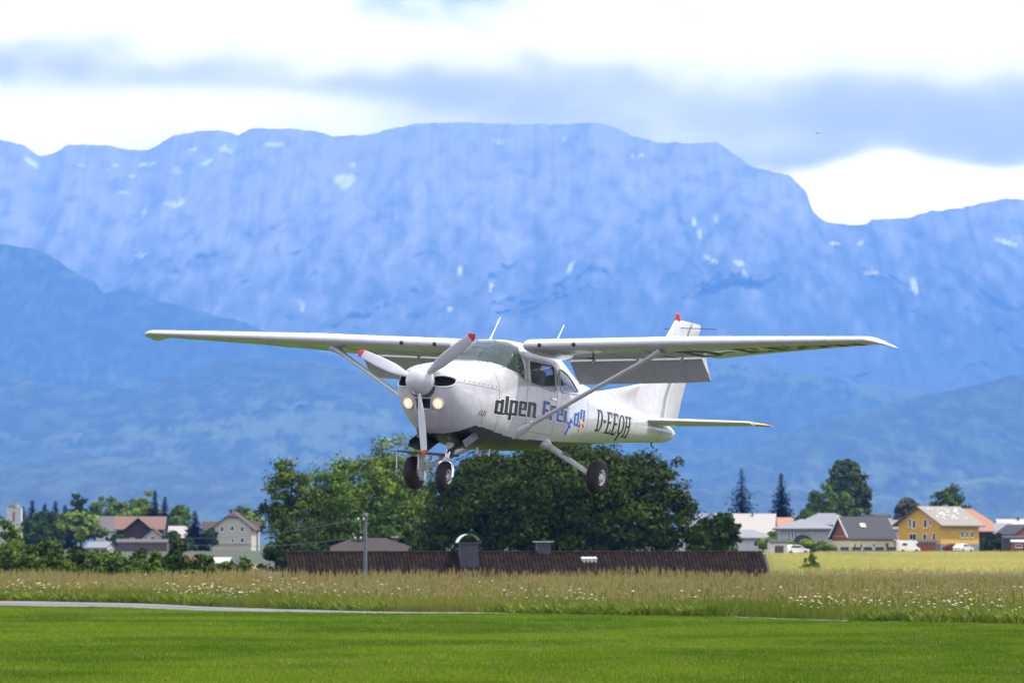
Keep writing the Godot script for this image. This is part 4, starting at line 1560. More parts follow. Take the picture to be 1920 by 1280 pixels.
func grass() -> void:
	var patch := FastNoiseLite.new()
	patch.seed = 77
	patch.frequency = 0.06
	patch.fractal_octaves = 4
	var blade := mat("grass blade", 1, 1, 1, 0.7)
	blade.vertex_color_use_as_albedo = true
	blade.albedo_color = Color(1, 1, 1)
	blade.backlight_enabled = true
	blade.backlight = Color(0.5, 0.55, 0.3)
	blade.metallic_specular = 0.12
	# lawn, denser where it is nearer
	for v in 3:
		var spots := []
		var m := tuft(100 + v, 16, 0.075, 0.007, 0.10, 0.5)
		while spots.size() < 42000:
			var d := 64.0 + 100.0 * rng.randf()
			var x := rng.randf_range(-1.25, 1.25) * d * 960.0 / F
			if d > path_d(x) - 0.3 + 2.2 * maxf(0.0, rng.randf() - 0.55) * (1.0 + patch.get_noise_2d(x * 6.0, d)):
				continue
			var n := patch.get_noise_2d(x, d) + 0.6 * patch.get_noise_2d(x * 4.0, d * 2.0)
			var g := clampf(0.5 + n * 1.3 + 0.10 * sin((d + x * 0.3) * 0.5 + 2.0 * patch.get_noise_2d(x * 0.5, d)), 0.0, 1.0)
			var c := Color(0.085, 0.16, 0.010).lerp(Color(0.16, 0.24, 0.016), g)
			if rng.randf() < 0.05 + 0.10 * ss(0.25, 0.5, patch.get_noise_2d(x * 1.3 + 60.0, d * 0.6)):
				c = Color(0.26, 0.24, 0.08)
			spots.append([Vector3(x, gh(x, -d), -d), rng.randf_range(0.7, 1.25) * Vector3(1.2, rng.randf_range(0.7, 1.2), 1.2), rng.randf() * TAU, c])
		scatter("lawn_grass", "short bright green grass of the mown lawn", "grass", m, blade, spots)
	# tall meadow between the strip and the dip
	for v in 4:
		var spots := []
		var m := tuft(200 + v, 22, 0.46, 0.011, 0.20, 0.4)
		while spots.size() < 11000:
			var x := rng.randf_range(-34.0, 34.0)
			var near := path_d(x) + 11.5 * (1.0 - ss(-17.0, 3.0, x)) + 0.2
			var d := near + (258.0 - near) * pow(rng.randf(), 1.35)
			if absf(x) > d * 0.135:
				continue
			var n := patch.get_noise_2d(x * 0.8, d * 0.5)
			var c := Color(0.10, 0.16, 0.016).lerp(Color(0.20, 0.21, 0.04), clampf(0.5 + n * 0.8 + 0.35 * patch.get_noise_2d(x * 3.0, d * 2.0), 0, 1))
			spots.append([Vector3(x, gh(x, -d), -d), Vector3(1.0, rng.randf_range(0.6, 1.15) * (1.0 + 0.5 * patch.get_noise_2d(x * 2.0 + 7.0, d)), 1.0), rng.randf() * TAU, c])
		scatter("meadow_grass", "tall uncut meadow grass beyond the asphalt strip", "grass", m, blade, spots)
	for v in 3:
		var spots := []
		var m := stalk(300 + v, 0.68, 0.22)
		while spots.size() < 7000:
			var x := rng.randf_range(-34.0, 34.0)
			var near := path_d(x) + 11.5 * (1.0 - ss(-17.0, 3.0, x)) + 1.0
			var d := near + (258.0 - near) * rng.randf()
			if absf(x) > d * 0.135:
				continue
			var n := patch.get_noise_2d(x * 1.5, d * 0.7)
			var c := Color(0.32, 0.23, 0.115).lerp(Color(0.35, 0.30, 0.12), clampf(0.5 + n, 0, 1))
			spots.append([Vector3(x, gh(x, -d), -d), Vector3(1.0, rng.randf_range(0.65, 1.2) * (1.0 + 0.45 * n), 1.0), rng.randf() * TAU, c])
		scatter("meadow_seed_heads", "pinkish brown flowering grass stalks standing over the meadow", "grass", m, blade, spots)
	# leafy herbs at the meadow's front edge
	var herbs := []
	var hm := tuft(260, 26, 0.30, 0.045, 0.22, 0.9)
	while herbs.size() < 5200:
		var x := rng.randf_range(-34.0, 34.0)
		var near := path_d(x) + 11.5 * (1.0 - ss(-17.0, 3.0, x))
		var d := near + 16.0 * pow(rng.randf(), 1.8)
		if absf(x) > d * 0.135 or patch.get_noise_2d(x * 2.0 + 90.0, d) < -0.25 + 0.3 * rng.randf():
			continue
		herbs.append([Vector3(x, gh(x, -d), -d), Vector3(1.0, rng.randf_range(0.5, 1.4), 1.0), rng.randf() * TAU, Color(0.10, 0.16, 0.02).lerp(Color(0.24, 0.28, 0.05), rng.randf())])
	scatter("meadow_herbs", "bright leafy herbs along the front of the meadow", "plants", hm, blade, herbs)
	# white flowers, thick along the strip and to the right
	for v in 2:
		var spots := []
		var m := umbel(v == 0, 0.034 if v == 0 else 0.026, 0.44 if v == 0 else 0.34)
		while spots.size() < 360:
			var x := rng.randf_range(-32.0, 32.0)
			var near := path_d(x) + 11.5 * (1.0 - ss(-17.0, 3.0, x)) + 0.3
			var d := near + 45.0 * pow(rng.randf(), 2.0)
			if absf(x) > d * 0.13 or patch.get_noise_2d(x * 2.5 + 40.0, d * 1.2) < 0.05 + 0.25 * rng.randf():
				continue
			spots.append([Vector3(x, gh(x, -d), -d), rng.randf_range(0.75, 1.5), rng.randf() * TAU, Color(1, 1, 1) if rng.randf() < 0.93 else Color(1.0, 0.75, 0.1)])
		scatter("meadow_flowers", "white flat flower heads scattered through the tall meadow", "flowers", m, blade, spots)
	# ripe field stems and its weedy near edge
	var spots2 := []
	var m2 := tuft(400, 14, 0.55, 0.02, 0.5, 0.25)
	while spots2.size() < 16000:
		var d := 345.0 * pow(800.0 / 345.0, rng.randf())
		var px := rng.randf_range(1418, 2150)
		var x := (px - 960.0) / F * d
		var n := patch.get_noise_2d(x * 0.4, d * 0.1)
		spots2.append([Vector3(x, gh(x, -d), -d), Vector3(1.3, rng.randf_range(0.5, 1.0), 1.3), rng.randf() * TAU, Color(0.48, 0.43, 0.16).lerp(Color(0.38, 0.38, 0.12), clampf(0.4 + n, 0, 1))])
	scatter("field_crop", "ripening pale crop standing in the field below the village", "crop", m2, blade, spots2)

# ------------------------------------------------------------------ trees
func leaf_material(called: String, r: float, g: float, b: float) -> StandardMaterial3D:
	var m := mat(called, 1, 1, 1, 0.6)
	m.albedo_color = Color(1, 1, 1)
	m.vertex_color_use_as_albedo = true
	m.backlight_enabled = true
	m.backlight = Color(0.45, 0.5, 0.25)
	m.metallic_specular = 0.15
	return m

# crown of leaf-sized faces gathered in clumps over the lobes: [centre, radii]
func crown(seed_: int, lobes: Array, clumps: int, leaves: int, leaf: float, c0: Color, c1: Color) -> MB:
	var r := RandomNumberGenerator.new()
	r.seed = seed_
	var mb := MB.new()
	mb.use_c = true
	var vol := 0.0
	for l in lobes:
		vol += pow(l[1].x * l[1].y * l[1].z, 0.667)
	for l in lobes:
		var share := int(clumps * pow(l[1].x * l[1].y * l[1].z, 0.667) / vol) + 1
		var rad: Vector3 = l[1]
		var mean := (rad.x + rad.y + rad.z) / 3.0
		for k in share:
			var d := Vector3(r.randfn(), r.randfn(), r.randfn()).normalized()
			if d.y < -0.45:
				d.y = -d.y * 0.5
			var c: Vector3 = l[0] + d * rad * r.randf_range(0.5, 1.02)
			var cr := mean * r.randf_range(0.24, 0.44)
			var tone := c0.lerp(c1, r.randf()) * r.randf_range(0.65, 1.4)
			for j in leaves:
				var e := Vector3(r.randfn(), r.randfn() * 0.8, r.randfn()).normalized()
				var p := c + e * cr * pow(r.randf(), 0.45) * Vector3(1.15, 0.8, 1.15)
				var nn := (e * 0.8 + d * 0.5 + Vector3(r.randfn(), r.randfn() + 0.5, r.randfn()) * 0.55).normalized()
				var u := nn.cross(Vector3(r.randfn(), r.randfn(), r.randfn())).normalized()
				var w := nn.cross(u)
				var s := leaf * r.randf_range(0.6, 1.25)
				var kk := mb.v.size()
				mb.v.append(p - u * s); mb.v.append(p - w * s * 0.55); mb.v.append(p + u * s); mb.v.append(p + w * s * 0.55)
				var lc := tone * r.randf_range(0.8, 1.2)
				for q in 4:
					mb.n.append(nn)
					mb.c.append(lc)
				mb.i.append(kk); mb.i.append(kk + 2); mb.i.append(kk + 1)
				mb.i.append(kk); mb.i.append(kk + 3); mb.i.append(kk + 2)
	return mb

func trunk_mesh(seed_: int, h: float, r0: float, lobes: Array) -> MB:
	var r := RandomNumberGenerator.new()
	r.seed = seed_
	var mb := MB.new()
	var top := Vector3(r.randf_range(-0.3, 0.3), h * 0.75, r.randf_range(-0.3, 0.3))
	mb.tube([Vector3(0, -0.3, 0), Vector3(0, h * 0.2, 0), top * 0.6, top], [r0 * 1.3, r0, r0 * 0.7, r0 * 0.25], 9)
	for l in lobes:
		for k in 3:
			var d := Vector3(r.randfn(), absf(r.randfn()) * 0.6 + 0.2, r.randfn()).normalized()
			var e: Vector3 = l[0] + d * l[1] * 0.4
			var s := Vector3(0, h * r.randf_range(0.2, 0.45), 0)
			mb.tube([s, s.lerp(e, 0.5) + Vector3(0, 0.05 * h, 0), e], [r0 * 0.45, r0 * 0.3, r0 * 0.08], 6)
	return mb

var bark: StandardMaterial3D
var leafm: StandardMaterial3D
var needlem: StandardMaterial3D

func broadleaf(called: String, label: String, base: Vector3, lobes: Array, seed_: int, clumps: int, leaves: int, leaf: float, c0: Color, c1: Color, group := "", category := "tree") -> void:
	var o := thing(called, label, category, base, 0.0, group)
	var top := 0.0
	for l in lobes:
		top = maxf(top, l[0].y + l[1].y)
	part("trunk", trunk_mesh(seed_, top, maxf(0.06, top * 0.022), lobes), bark, o)
	part("crown", crown(seed_, lobes, clumps, leaves, leaf, c0, c1), leafm, o)

# a round-headed tree filling px +- wide/2 up to picture row top, standing at dist
func round_tree(called: String, label: String, px: float, wide: float, top: float, dist: float, seed_: int, c0: Color, c1: Color, group := "", density := 1.0, low := 0.02, category := "tree") -> void:
	var r := RandomNumberGenerator.new()
	r.seed = seed_ * 7 + 1
	var base := ground_at(px, dist)
	var h := at(px, top, dist).y - base.y
	var w := wide * dist / F * 0.5
	var lobes := []
	var n := 5 + seed_ % 3
	var mid := h * (0.5 + low * 0.5)
	var hh := h * (1.0 - low) * 0.5
	lobes.append([Vector3(0, mid, 0), Vector3(w * 0.72, hh * 0.86, w * 0.72)])
	lobes.append([Vector3(r.randf_range(-0.2, 0.2) * w, h - hh * 0.5, 0), Vector3(w * 0.5, hh * 0.5, w * 0.5)])
	for k in n:
		var a := TAU * k / n + r.randf() * 0.7
		lobes.append([Vector3(cos(a) * w * 0.55, mid + r.randf_range(-0.5, 0.3) * hh, sin(a) * w * 0.5), Vector3(w * r.randf_range(0.36, 0.46), hh * r.randf_range(0.38, 0.55), w * 0.42)])
	var leaf := clampf(dist * 0.00046, 0.11, 0.5)
	var area := w * hh * 8.0
	var leaves := 60
	var clumps := int(clampf(area / (leaf * leaf) / leaves * 1.5 * density, 70, 420))
	broadleaf(called, label, base, lobes, seed_, clumps, leaves, leaf, c0, c1, group, category)

func conifer(called: String, label: String, px: float, wide: float, top: float, dist: float, seed_: int, c0: Color, airy := false, group := "") -> void:
	var r := RandomNumberGenerator.new()
	r.seed = seed_
	var base := ground_at(px, dist)
	var h := at(px, top, dist).y - base.y
	var w := wide * dist / F * 0.5
	var o := thing(called, label, "tree", base, 0.0, group)
	var tm := MB.new()
	tm.tube([Vector3(0, -0.3, 0), Vector3(0, h * 0.5, 0), Vector3(0, h, 0)], [h * 0.02, h * 0.012, 0.02], 8)
	part("trunk", tm, bark, o)
	var mb := MB.new()
	mb.use_c = true
	var whorls := int(h / 0.36)
	var leaf := clampf(dist * 0.00046, 0.14, 0.5)
	for k in whorls:
		var f := float(k) / whorls
		var y := h * (0.08 + 0.92 * f)
		var reach := 1.3 * w * pow(1.0 - f, 0.8 if airy else 0.95) * r.randf_range(0.75, 1.12) + 0.08
		if airy:
			reach = w * sin(PI * clampf(1.0 - f * 0.93, 0.0, 1.0) * 0.62 + 0.1) * r.randf_range(0.6, 1.15) * (1.0 - pow(f, 5.0))
		var arms := 14 if not airy else 10
		for a in arms:
			var g := TAU * (a + 0.5 * (k % 2)) / arms + r.randf_range(-0.25, 0.25)
			var dir := Vector3(cos(g), -0.28 if not airy else -0.1, sin(g))
			var steps := maxi(2, int(reach / (leaf * 0.75)))
			for s in steps:
				var t := (s + r.randf()) / steps
				if airy and r.randf() < 0.2:
					continue
				var p := Vector3(0, y, 0) + dir * reach * t + Vector3(0, 0.22 * reach * t * t, 0) + Vector3(r.randfn(), r.randfn() * 0.6, r.randfn()) * leaf * 0.5
				for j in 2:
					var nn := Vector3(r.randfn() * 0.5, 1.0, r.randfn() * 0.5).normalized()
					var u := (dir + Vector3(r.randfn(), r.randfn() * 0.5 - 0.3, r.randfn()) * 0.5).normalized()
					var v2 := nn.cross(u).normalized()
					nn = u.cross(v2)
					var sz := leaf * r.randf_range(0.7, 1.3) * lerpf(1.0, 0.3, f)
					var kk := mb.v.size()
					mb.v.append(p - u * sz); mb.v.append(p - v2 * sz * 0.5); mb.v.append(p + u * sz); mb.v.append(p + v2 * sz * 0.5)
					var lc := c0 * r.randf_range(0.7, 1.3)
					for q in 4:
						mb.n.append(nn)
						mb.c.append(lc)
					mb.i.append(kk); mb.i.append(kk + 1); mb.i.append(kk + 2)
					mb.i.append(kk); mb.i.append(kk + 2); mb.i.append(kk + 3)
	part("crown", mb, needlem, o)

func lobe_list(base: Vector3, dist: float, spec: Array, seed_: int) -> Array:      # [px, py, half width px, half height px, depth m]
	var out := []
	for s in spec:
		var c := at(s[0], s[1], dist) - base
		out.append([Vector3(c.x, c.y, s[4]), Vector3(s[2] * dist / F, s[3] * dist / F, s[2] * dist / F * 0.8)])
	return out

func trees() -> void:
	bark = mat("bark", 0.07, 0.055, 0.04, 0.95)
	mottle(bark, noise_tex(51, 0.05, 0.6, 1.0, 256), 0.7)
	leafm = leaf_material("leaves", 1, 1, 1)
	needlem = mat("needles", 1, 1, 1, 0.7)
	needlem.albedo_color = Color(1, 1, 1)
	needlem.vertex_color_use_as_albedo = true
	needlem.metallic_specular = 0.15
	var dk0 := Color(0.024, 0.040, 0.005)
	var dk1 := Color(0.046, 0.068, 0.008)
	var md0 := Color(0.040, 0.074, 0.012)
	var md1 := Color(0.090, 0.140, 0.020)
	var lt0 := Color(0.095, 0.150, 0.018)
	var lt1 := Color(0.170, 0.225, 0.026)
	# the great dark tree behind the barn
	var bb := ground_at(1040, 395)
	broadleaf("walnut_tree", "huge dark green tree spreading behind the long tiled roof", bb, lobe_list(bb, 395, [[1040, 940, 190, 90, 0.0], [850, 1022, 70, 40, 2.0], [960, 1025, 80, 36, 3.0], [1080, 1025, 85, 36, 3.0], [1200, 1022, 80, 40, 2.0], [1275, 1012, 45, 45, 1.0], [870, 925, 75, 62, 1.0], [860, 985, 78, 55, 2.0], [950, 890, 95, 52, -1.0], [1060, 876, 110, 48, 0.5], [1165, 885, 85, 46, 0.0], [1225, 905, 62, 56, 1.0], [1245, 960, 68, 58, 2.0], [1160, 985, 95, 55, 3.0], [1010, 985, 110, 52, 3.0], [1080, 930, 110, 60, 3.0], [940, 945, 80, 60, 3.0]], 900), 901, 1150, 70, 0.20, dk0, dk1)
	bb = ground_at(1340, 378)
	broadleaf("small_tree", "low dark leafy tree beside the right end of the long roof", bb, lobe_list(bb, 378, [[1340, 1000, 40, 32, 0.0], [1325, 1024, 32, 22, 0.3], [1360, 1024, 28, 20, 0.3], [1362, 985, 24, 22, 0.3], [1315, 1005, 26, 30, 0.0], [1372, 1012, 18, 20, 0.0], [1350, 972, 12, 14, 0.0]], 910), 911, 170, 60, 0.17, dk0, md0)
	# the lighter group to its left
	round_tree("leafy_tree", "dark leafy tree at the outer end of the grove left of the dark tree", 540, 125, 850, 470, 21, dk1, md1, "", 1.0, 0.0)
	round_tree("leafy_tree", "mid green tree in the grove, second from its outer end", 605, 160, 850, 476, 22, md1, lt0)
	round_tree("leafy_tree", "broad mid green tree in the middle of the grove", 660, 160, 832, 482, 23, md1, lt0)
	round_tree("leafy_tree", "tallest bright green tree of the grove", 715, 165, 808, 492, 24, lt0, lt1)
	round_tree("leafy_tree", "bright green tree of the grove next to the dark tree", 775, 130, 832, 500, 25, lt0, lt1)
	round_tree("leafy_tree", "low green tree in front of the grove behind the utility pole", 640, 140, 905, 452, 26, md0, md1)
	round_tree("leafy_tree", "low green tree in front of the grove right of the utility pole", 745, 140, 910, 455, 27, md0, md1)
	round_tree("leafy_tree", "low dark tree at the foot of the grove by the white gabled house", 535, 100, 975, 445, 28, dk0, md0)
	conifer("spruce_tree", "dark spruce top rising over the bright grove", 778, 46, 818, 520, 29, Color(0.024, 0.046, 0.018))
	conifer("spruce_tree", "dark spruce between the grove and the dark tree", 806, 44, 850, 515, 30, Color(0.024, 0.046, 0.018))
	# far left behind the village
	var left := [[60, 44, 936], [84, 36, 944], [104, 34, 938], [122, 36, 946], [42, 34, 948]]
	for k in left.size():
		conifer("spruce_tree", "dark spruce in the clump beside the white church tower", left[k][0], left[k][1], left[k][2], 1160, 60 + k, Color(0.028, 0.052, 0.022), false, "spruces beside the church tower")
	conifer("spruce_tree", "slim dark spruce behind the brown chalet, the taller of two", 290, 34, 919, 1120, 71, Color(0.026, 0.048, 0.020))
	conifer("spruce_tree", "slim dark spruce behind the brown chalet, the shorter of two", 309, 32, 930, 1115, 72, Color(0.026, 0.048, 0.020))
	conifer("spruce_tree", "lone dark spruce between brown chalet and white gabled house", 365, 44, 957, 960, 73, Color(0.020, 0.040, 0.018))
	round_tree("leafy_tree", "dark leafy tree right of the church tower", 80, 96, 954, 1090, 81, dk1, md0)
	round_tree("leafy_tree", "bright yellow green tree below the spruce clump", 143, 124, 955, 1010, 82, lt0, lt1)
	round_tree("leafy_tree", "small dark round tree above the yellow green tree", 152, 60, 928, 1150, 83, dk1, md0)
	round_tree("leafy_tree", "thin olive tree left of the brown chalet's roof", 186, 60, 931, 1140, 84, md0, md1)
	round_tree("leafy_tree", "olive brown tree behind the grey roofed house", 216, 72, 927, 1130, 85, md1, lt0)
	round_tree("leafy_tree", "bright round tree behind the brown chalet", 262, 100, 920, 1125, 86, md1, lt1)
	round_tree("leafy_tree", "pale green tree between chalet and lone spruce", 338, 66, 945, 1110, 87, md1, lt0)
	round_tree("leafy_tree", "yellow green tree behind the white gabled house", 464, 76, 950, 1090, 88, lt0, lt1)
	round_tree("leafy_tree", "dark bushy tree below the spruce clump left of the chalet", 88, 84, 980, 960, 89, dk0, md0)
	for q in [[222, 40, 1000, 930, "small dark tree at the left corner of the brown chalet"], [322, 40, 994, 935, "small dark tree at the right corner of the brown chalet"], [392, 34, 990, 965, "small dark tree left of the ivory gabled house"], [345, 50, 1008, 900, "low dark tree before the little pale roofed house"]]:
		round_tree("small_tree", q[4], q[0], q[1], q[2], q[3], 300 + int(q[0]), dk1, md0)
	# near hedge and bushes at the left
	var near := [[18, 130, 972, md0, lt0, "large leafy bush at the near left edge of the meadow"], [85, 80, 1003, md0, md1, "leafy bush beside the largest near bush"], [150, 100, 1003, dk1, md0, "dark spreading bush in front of the grey roof"], [205, 90, 1014, dk1, md1, "low bush in front of the brown chalet's wall"], [262, 80, 1022, md0, md1, "low olive bush below the small white gable"], [338, 84, 1010, dk0, md0, "dark conifer-like bush in front of the red shed"], [390, 70, 1030, dk1, md0, "low bush in front of the white shed roof"], [305, 60, 1026, dk0, md0, "small dark bush between two larger bushes"]]
	var fill := [[55, 90, 1018], [112, 80, 1022], [178, 80, 1026], [235, 80, 1030], [290, 70, 1034], [360, 70, 1036], [415, 70, 1042], [455, 60, 1040], [15, 80, 1012]]
	for k in fill.size():
		round_tree("bush", "low scrub bush in the overgrown row behind the meadow", fill[k][0], fill[k][1], fill[k][2], 276 + k * 1.5, 140 + k, dk1, md1, "scrub bushes behind the meadow", 0.9, 0.0, "bush")
	for k in near.size():
		round_tree("bush", near[k][5], near[k][0], near[k][1], near[k][2], 292 + k * 2, 120 + k, near[k][3], near[k][4], "", 0.9, 0.0, "bush")
	# right of the great tree, behind and among the houses
	conifer("larch_tree", "airy tall larch behind the pale roofed house", 1391, 62, 876, 960, 201, Color(0.042, 0.070, 0.035), true)
	conifer("spruce_tree", "dense dark spruce behind the orange roofed house", 1465, 62, 886, 1000, 202, Color(0.020, 0.036, 0.026))
	bb = ground_at(1590, 960)
	broadleaf("birch_tree", "tall grey green birch behind the grey hip roof", bb, lobe_list(bb, 960, [[1585, 900, 28, 38, 0.0], [1606, 925, 24, 40, 1.0], [1578, 935, 26, 35, 1.0], [1615, 950, 16, 30, 0.0], [1583, 872, 15, 16, 0.0]], 920), 921, 260, 55, 0.40, md0, Color(0.075, 0.105, 0.045))
	round_tree("leafy_tree", "round yellow green tree in front of the birch", 1544, 96, 904, 920, 203, md1, lt0)
	round_tree("leafy_tree", "low round green tree at the foot of the birch", 1590, 60, 922, 915, 204, md0, lt0)
	round_tree("leafy_tree", "small brownish tree behind the beige roof", 1706, 58, 927, 1000, 205, Color(0.06, 0.07, 0.035), Color(0.10, 0.10, 0.05))
	round_tree("leafy_tree", "dense round green tree behind the large orange roof", 1779, 102, 904, 1000, 206, md0, md1)
	bb = ground_at(1524, 352)
	broadleaf("bush", "lone tall weed bush standing at the edge of the yellow field", bb, lobe_list(bb, 352, [[1523, 1052, 8, 20, 0.0], [1516, 1066, 13, 14, 0.0], [1531, 1066, 12, 13, 0.2], [1526, 1034, 4, 10, 0.0], [1512, 1052, 4, 9, 0.0]], 930), 931, 46, 30, 0.11, md0, md1, "", "bush")
	var hedge := [[1440, 46, 1008], [1478, 50, 1012], [1512, 50, 1010], [1542, 44, 1016]]
	for k in hedge.size():
		round_tree("bush", "bright clipped garden bush below the grey hip roofed house", hedge[k][0], hedge[k][1], hedge[k][2], 785, 220 + k, lt0, lt1, "garden bushes below the grey house", 0.9, 0.0, "bush")
	round_tree("bush", "dark hedge block right of the yellow house", 1868, 62, 1001, 820, 230, dk0, dk1, "", 1.2, 0.0, "hedge")
	round_tree("bush", "bright shrub between the pale roof and the grey house", 1455, 50, 993, 860, 231, lt0, lt1, "", 0.9, 0.0, "bush")
	round_tree("bush", "small bright tree left of the dark roofed chalet", 1600, 26, 967, 890, 232, lt0, lt1, "", 0.9, 0.0, "bush")

# ------------------------------------------------------------------ buildings
func face_at(face: String, w: float, l: float, u: float, v: float) -> Transform3D:
	match face:
		"f": return Transform3D(Basis(), Vector3(u, v, l / 2))
		"b": return Transform3D(Basis(Vector3.UP, PI), Vector3(-u, v, -l / 2))
		"r": return Transform3D(Basis(Vector3.UP, PI / 2), Vector3(w / 2, v, -u))
	return Transform3D(Basis(Vector3.UP, -PI / 2), Vector3(-w / 2, v, u))

func window(o: Node3D, t: Transform3D, ww: float, hh: float, frame: Material, pane: Material, called := "window") -> void:
	var fm := MB.new()
	var b := 0.09
	for q in [[0.0, hh / 2 - b / 2, ww, b], [0.0, -hh / 2 + b / 2, ww, b], [-ww / 2 + b / 2, 0.0, b, hh - 2 * b], [ww / 2 - b / 2, 0.0, b, hh - 2 * b]]:
		fm.box(t * Transform3D(Basis(), Vector3(q[0], q[1], 0.02)), Vector3(q[2], q[3], 0.08))
	if ww > 0.9:
		fm.box(t * Transform3D(Basis(), Vector3(0, 0, 0.015)), Vector3(0.05, hh - 2 * b, 0.06))
	var fo := part(called, fm, frame, o)
	var pm := MB.new()
	pm.box(t * Transform3D(Basis(), Vector3(0, 0, 0.004)), Vector3(ww - 2 * b, hh - 2 * b, 0.012))
	part("pane", pm, pane, fo)
	var sill := MB.new()
	sill.box(t * Transform3D(Basis(), Vector3(0, -hh / 2 - 0.04, 0.07)), Vector3(ww + 0.15, 0.06, 0.16))
	part("sill", sill, frame, fo)

# ridge along own x; w along the ridge, l across; hips cut back the ridge at the -x and +x ends
func gable(o: Node3D, w: float, l: float, hw: float, hr: float, over: float, wall_m: Material, roof_m: Material, hip0 := 0.0, hip1 := 0.0, gable_m: Material = null, at_ := Vector3.ZERO) -> void:
	var x := w / 2
	var z := l / 2
	var wm := MB.new()
	var lo := -1.5
	var T := func(v: Vector3) -> Vector3: return v + at_
	wm.quad(T.call(Vector3(-x, lo, z)), T.call(Vector3(x, lo, z)), T.call(Vector3(x, hw, z)), T.call(Vector3(-x, hw, z)))
	wm.quad(T.call(Vector3(x, lo, -z)), T.call(Vector3(-x, lo, -z)), T.call(Vector3(-x, hw, -z)), T.call(Vector3(x, hw, -z)))
	wm.quad(T.call(Vector3(x, lo, z)), T.call(Vector3(x, lo, -z)), T.call(Vector3(x, hw, -z)), T.call(Vector3(x, hw, z)))
	wm.quad(T.call(Vector3(-x, lo, -z)), T.call(Vector3(-x, lo, z)), T.call(Vector3(-x, hw, z)), T.call(Vector3(-x, hw, -z)))
	part("wall", wm, wall_m, o)
	var gm := MB.new()
	var any := false
	if hip1 < l * 0.45:
		var cut := hip1 / (l * 0.5)
		gm.poly([T.call(Vector3(x, hw, z)), T.call(Vector3(x, hw, -z)), T.call(Vector3(x, hw + hr * (1 - cut), -z * cut)), T.call(Vector3(x, hw + hr * (1 - cut), z * cut))])
		any = true
	if hip0 < l * 0.45:
		var cut := hip0 / (l * 0.5)
		gm.poly([T.call(Vector3(-x, hw, -z)), T.call(Vector3(-x, hw, z)), T.call(Vector3(-x, hw + hr * (1 - cut), z * cut)), T.call(Vector3(-x, hw + hr * (1 - cut), -z * cut))])
		any = true
	if any:
		part("gable", gm, gable_m if gable_m else wall_m, o)
	var s := hr / z
	var ex := x + over
	var ez := z + over
	var ey := hw - over * s
	var ry := hw + hr
	var rm := MB.new()
	var th := 0.16
	for up in [true, false]:
		var dy := th if up else 0.02
		var a: Vector3 = T.call(Vector3(-ex, ey + dy, ez))
		var b: Vector3 = T.call(Vector3(ex, ey + dy, ez))
		var c: Vector3 = T.call(Vector3(ex, ey + dy, -ez))
		var d: Vector3 = T.call(Vector3(-ex, ey + dy, -ez))
		# a hip shorter than half the width leaves a gable below it
		var f0 := clampf(hip0 / z, 0.0, 1.0)
		var f1 := clampf(hip1 / z, 0.0, 1.0)
		var r0: Vector3 = T.call(Vector3(-ex + hip0 + (over if hip0 > 0 else 0.0), ry + dy, 0))
		var r1: Vector3 = T.call(Vector3(ex - hip1 - (over if hip1 > 0 else 0.0), ry + dy, 0))
		var e0f: Vector3 = T.call(Vector3(-ex, lerpf(ry, ey, f0) + dy, ez * f0))
		var e0b: Vector3 = T.call(Vector3(-ex, lerpf(ry, ey, f0) + dy, -ez * f0))
		var e1f: Vector3 = T.call(Vector3(ex, lerpf(ry, ey, f1) + dy, ez * f1))
		var e1b: Vector3 = T.call(Vector3(ex, lerpf(ry, ey, f1) + dy, -ez * f1))
		var faces := [[a, b, e1f, r1, r0, e0f], [c, d, e0b, r0, r1, e1b]]
		if hip1 > 0:
			faces.append([e1f, e1b, r1])
		if hip0 > 0:
			faces.append([e0b, e0f, r0])
		for q in faces:
			if not up:
				q.reverse()
			# drop repeated corners
			var clean := []
			for v in q:
				if clean.is_empty() or clean[clean.size() - 1].distance_to(v) > 0.01:
					clean.append(v)
			if clean[0].distance_to(clean[clean.size() - 1]) < 0.01:
				clean.pop_back()
			var mid := Vector3.ZERO
			for v in clean:
				mid += v / clean.size()
			for k in clean.size():
				rm.tri(mid, clean[k], clean[(k + 1) % clean.size()])
		if up:
			var dn := Vector3(0, th - 0.02, 0)
			for q in [[a, b], [b, e1f], [c, d], [e1b, c], [d, e0b], [e0f, a]]:
				rm.quad(q[0] - dn, q[1] - dn, q[1], q[0])
			if hip1 > 0:
				rm.quad(e1f - dn, e1b - dn, e1b, e1f)
			if hip0 > 0:
				rm.quad(e0b - dn, e0f - dn, e0f, e0b)
			if hip1 == 0:
				rm.quad(r1 - dn, c - dn, c, r1)
				rm.quad(b - dn, r1 - dn, r1, b)
			if hip0 == 0:
				rm.quad(r0 - dn, a - dn, a, r0)
				rm.quad(d - dn, r0 - dn, r0, d)
	var ro := part("roof", rm, roof_m, o)
	for s2 in [-1.0, 1.0]:
		var gt := MB.new()
		gt.tube([T.call(Vector3(-ex, ey - 0.02, s2 * (ez + 0.05))), T.call(Vector3(ex, ey - 0.02, s2 * (ez + 0.05)))], [0.07, 0.07], 6)
		part("gutter", gt, mats["seam"], ro)

func chimney(o: Node3D, p: Vector3, w: float, h: float, m: Material, cap: Material) -> void:
	var mb := MB.new()
	mb.bx(p.x - w / 2, p.x + w / 2, p.y, p.y + h, p.z - w / 2, p.z + w / 2)
	var c := part("chimney", mb, m, o)
	var cb := MB.new()
	cb.bx(p.x - w * 0.7, p.x + w * 0.7, p.y + h + 0.003, p.y + h + 0.09, p.z - w * 0.7, p.z + w * 0.7)
	part("cap", cb, cap, c)

func plaster(called: String, r: float, g: float, b: float) -> StandardMaterial3D:
	return mottle(mat(called, r, g, b, 0.9), noise_tex(called.length() * 3 + 1, 0.02, 0.86, 1.0, 256), 0.25)

